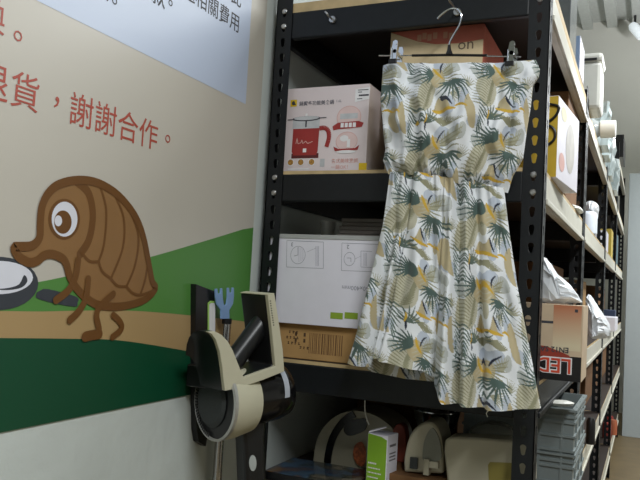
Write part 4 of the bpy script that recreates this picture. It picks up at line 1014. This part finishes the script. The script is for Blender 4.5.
# lower shelf
bag('hanging_bag', [(584, 300), (586, 294), (591, 298), (597, 308), (605, 320), (609, 331), (606, 339), (596, 340), (588, 338), (583, 318)], 2.52, .20, M_bag, 'white plastic bag hanging off the lower shelf of the second rack', seed=6)
simple('price_card', (-.1745, 2.47, zL-.075), (-.172, 2.52, zL-.012), M_wprint, 'white price card on the lower beam of the second rack', 'card', bevel=0)
simple('white_tray', (-.25, 4.25, zL), (-.15, 4.65, zL+.075), M_whitecard, 'white tray on the lower shelf of the third rack', 'tray')
simple('blue_tub', (-.25, 4.75, zL), (-.17, 4.93, zL+.11), mat('navy_tub', srgb(52, 66, 96), .5), 'navy blue tub past the white tray', 'tub')
for k, (x0, x1, y0, y1, zb, h, m, s) in enumerate(((-.76, -.47, 1.90, 2.30, zC, .26, M_kraft_d, 'added dark carton at the wall side of the lower shelf behind the white carton'),
    (-.44, -.25, 1.90, 2.32, zC, .10, M_kraft_d, 'added low dark carton on the lower shelf behind the lamp carton'),
    (-.74, -.30, 2.50, 3.0, zC, .28, M_kraft_d, 'added dark carton on the lower shelf of the second rack, near end'), (-.74, -.30, 3.05, 3.6, zC, .24, M_kraft_d, 'added dark carton on the lower shelf of the second rack, far end'),
    (-.74, -.45, 2.50, 3.0, zM, .28, M_kraft_d, 'added dark carton on the upper shelf of the second rack, near the wall'), (-.74, -.34, 3.1, 3.62, zM, .26, M_kraft_d, 'added dark carton on the upper shelf of the second rack, far end'),
    (-.74, -.30, 3.8, 4.2, zC, .26, M_kraft, 'added kraft carton on the lower shelf of the third rack'), (-.74, -.33, 3.85, 4.7, zM, .26, M_kraft_d, 'added long dark carton on the upper shelf of the third rack'),
    (-.74, -.36, 5.1, 6.2, zM, .26, M_kraft_d, 'added long dark carton on the upper shelf of the last rack'), (-.74, -.30, 5.1, 6.2, zC, .26, M_kraft_d, 'added long dark carton on the lower shelf of the last rack'),
    (-.74, -.26, 2.5, 3.5, zG, .24, M_kraft_d, 'added long dark carton on the bottom shelf of the second rack'), (-.74, -.26, 3.8, 4.8, zG, .24, M_kraft_d, 'added long dark carton on the bottom shelf of the third rack'), (-.74, -.26, 5.1, 6.3, zG, .24, M_kraft_d, 'added long dark carton on the bottom shelf of the last rack'),
    (-.74, -.45, 1.95, 2.35, zD, .18, M_kraft_d, 'added dark carton at the back of the bottom shelf, behind the crates'))):
    simple('dark_filler_carton', (x0, y0, zb), (x1, y1, zb+h), m, s, 'box', group='cartons added to darken the rack interiors')  # unseen cartons added so the rack interiors stay dark
# near the aisle floor
tag(obj('black_can', add_lathe(BM(), (-.172, 2.85, zG), (0, 0, 1), [(0, 0), (.015, .0), (.016, .006), (.016, .08), (.011, .094), (0, .096)], n=18), M_darkplastic, smooth=True), 'black can standing at the aisle edge of the second rack, bottom shelf', 'can')
for k in range(3):
    y = 5.9+.22*k
    tag(obj('red_jar', add_lathe(BM(), (-.215+.03*(k % 2), 5.22+.16*k, zG-.38), (0, 0, 1), [(.0, 0), (.028, .002), (.029, .08), (.024, .10), (0, .101)], n=18), mat('red_orange_plastic', srgb((150, 170, 140)[k], (52, 96, 44)[k], (40, 66, 38)[k]), .4), smooth=True), ('red jar on the lowest shelf of the last rack, nearest of the three', 'orange jar on the lowest shelf of the last rack, middle of the three', 'dark red jar on the lowest shelf of the last rack, farthest of the three')[k], 'jar', 'jars on the lowest shelf')
# a spotlight fixture on the ceiling
sp_ = thing('ceiling_spotlight', (at(633, 30, 2, 3.7)), 'white ceiling spotlight on a short stem above the pale door panel', 'lamp')
L0 = at(638, 36, 2, 3.72); sp_.location = (L0.x, L0.y, 3.93)
bm = BM(); add_tube(bm, [Vector((L0.x-.03, L0.y, 3.93)), Vector((L0.x-.03, L0.y, 3.82))], .012, 10); obj('stem', bm, M_darkplastic, sp_)
bm = BM(); add_lathe(bm, (L0.x-.06, L0.y, 3.84), (.55, -.2, -.8), [(0, 0), (.035, .0), (.048, .03), (.048, .17), (.044, .175), (0, .16)], n=24); obj('lamp_head', bm, mat('white_lamp_shell', srgb(226, 232, 236), .35, emit=((.9, .97, 1), .25)), sp_, smooth=True)
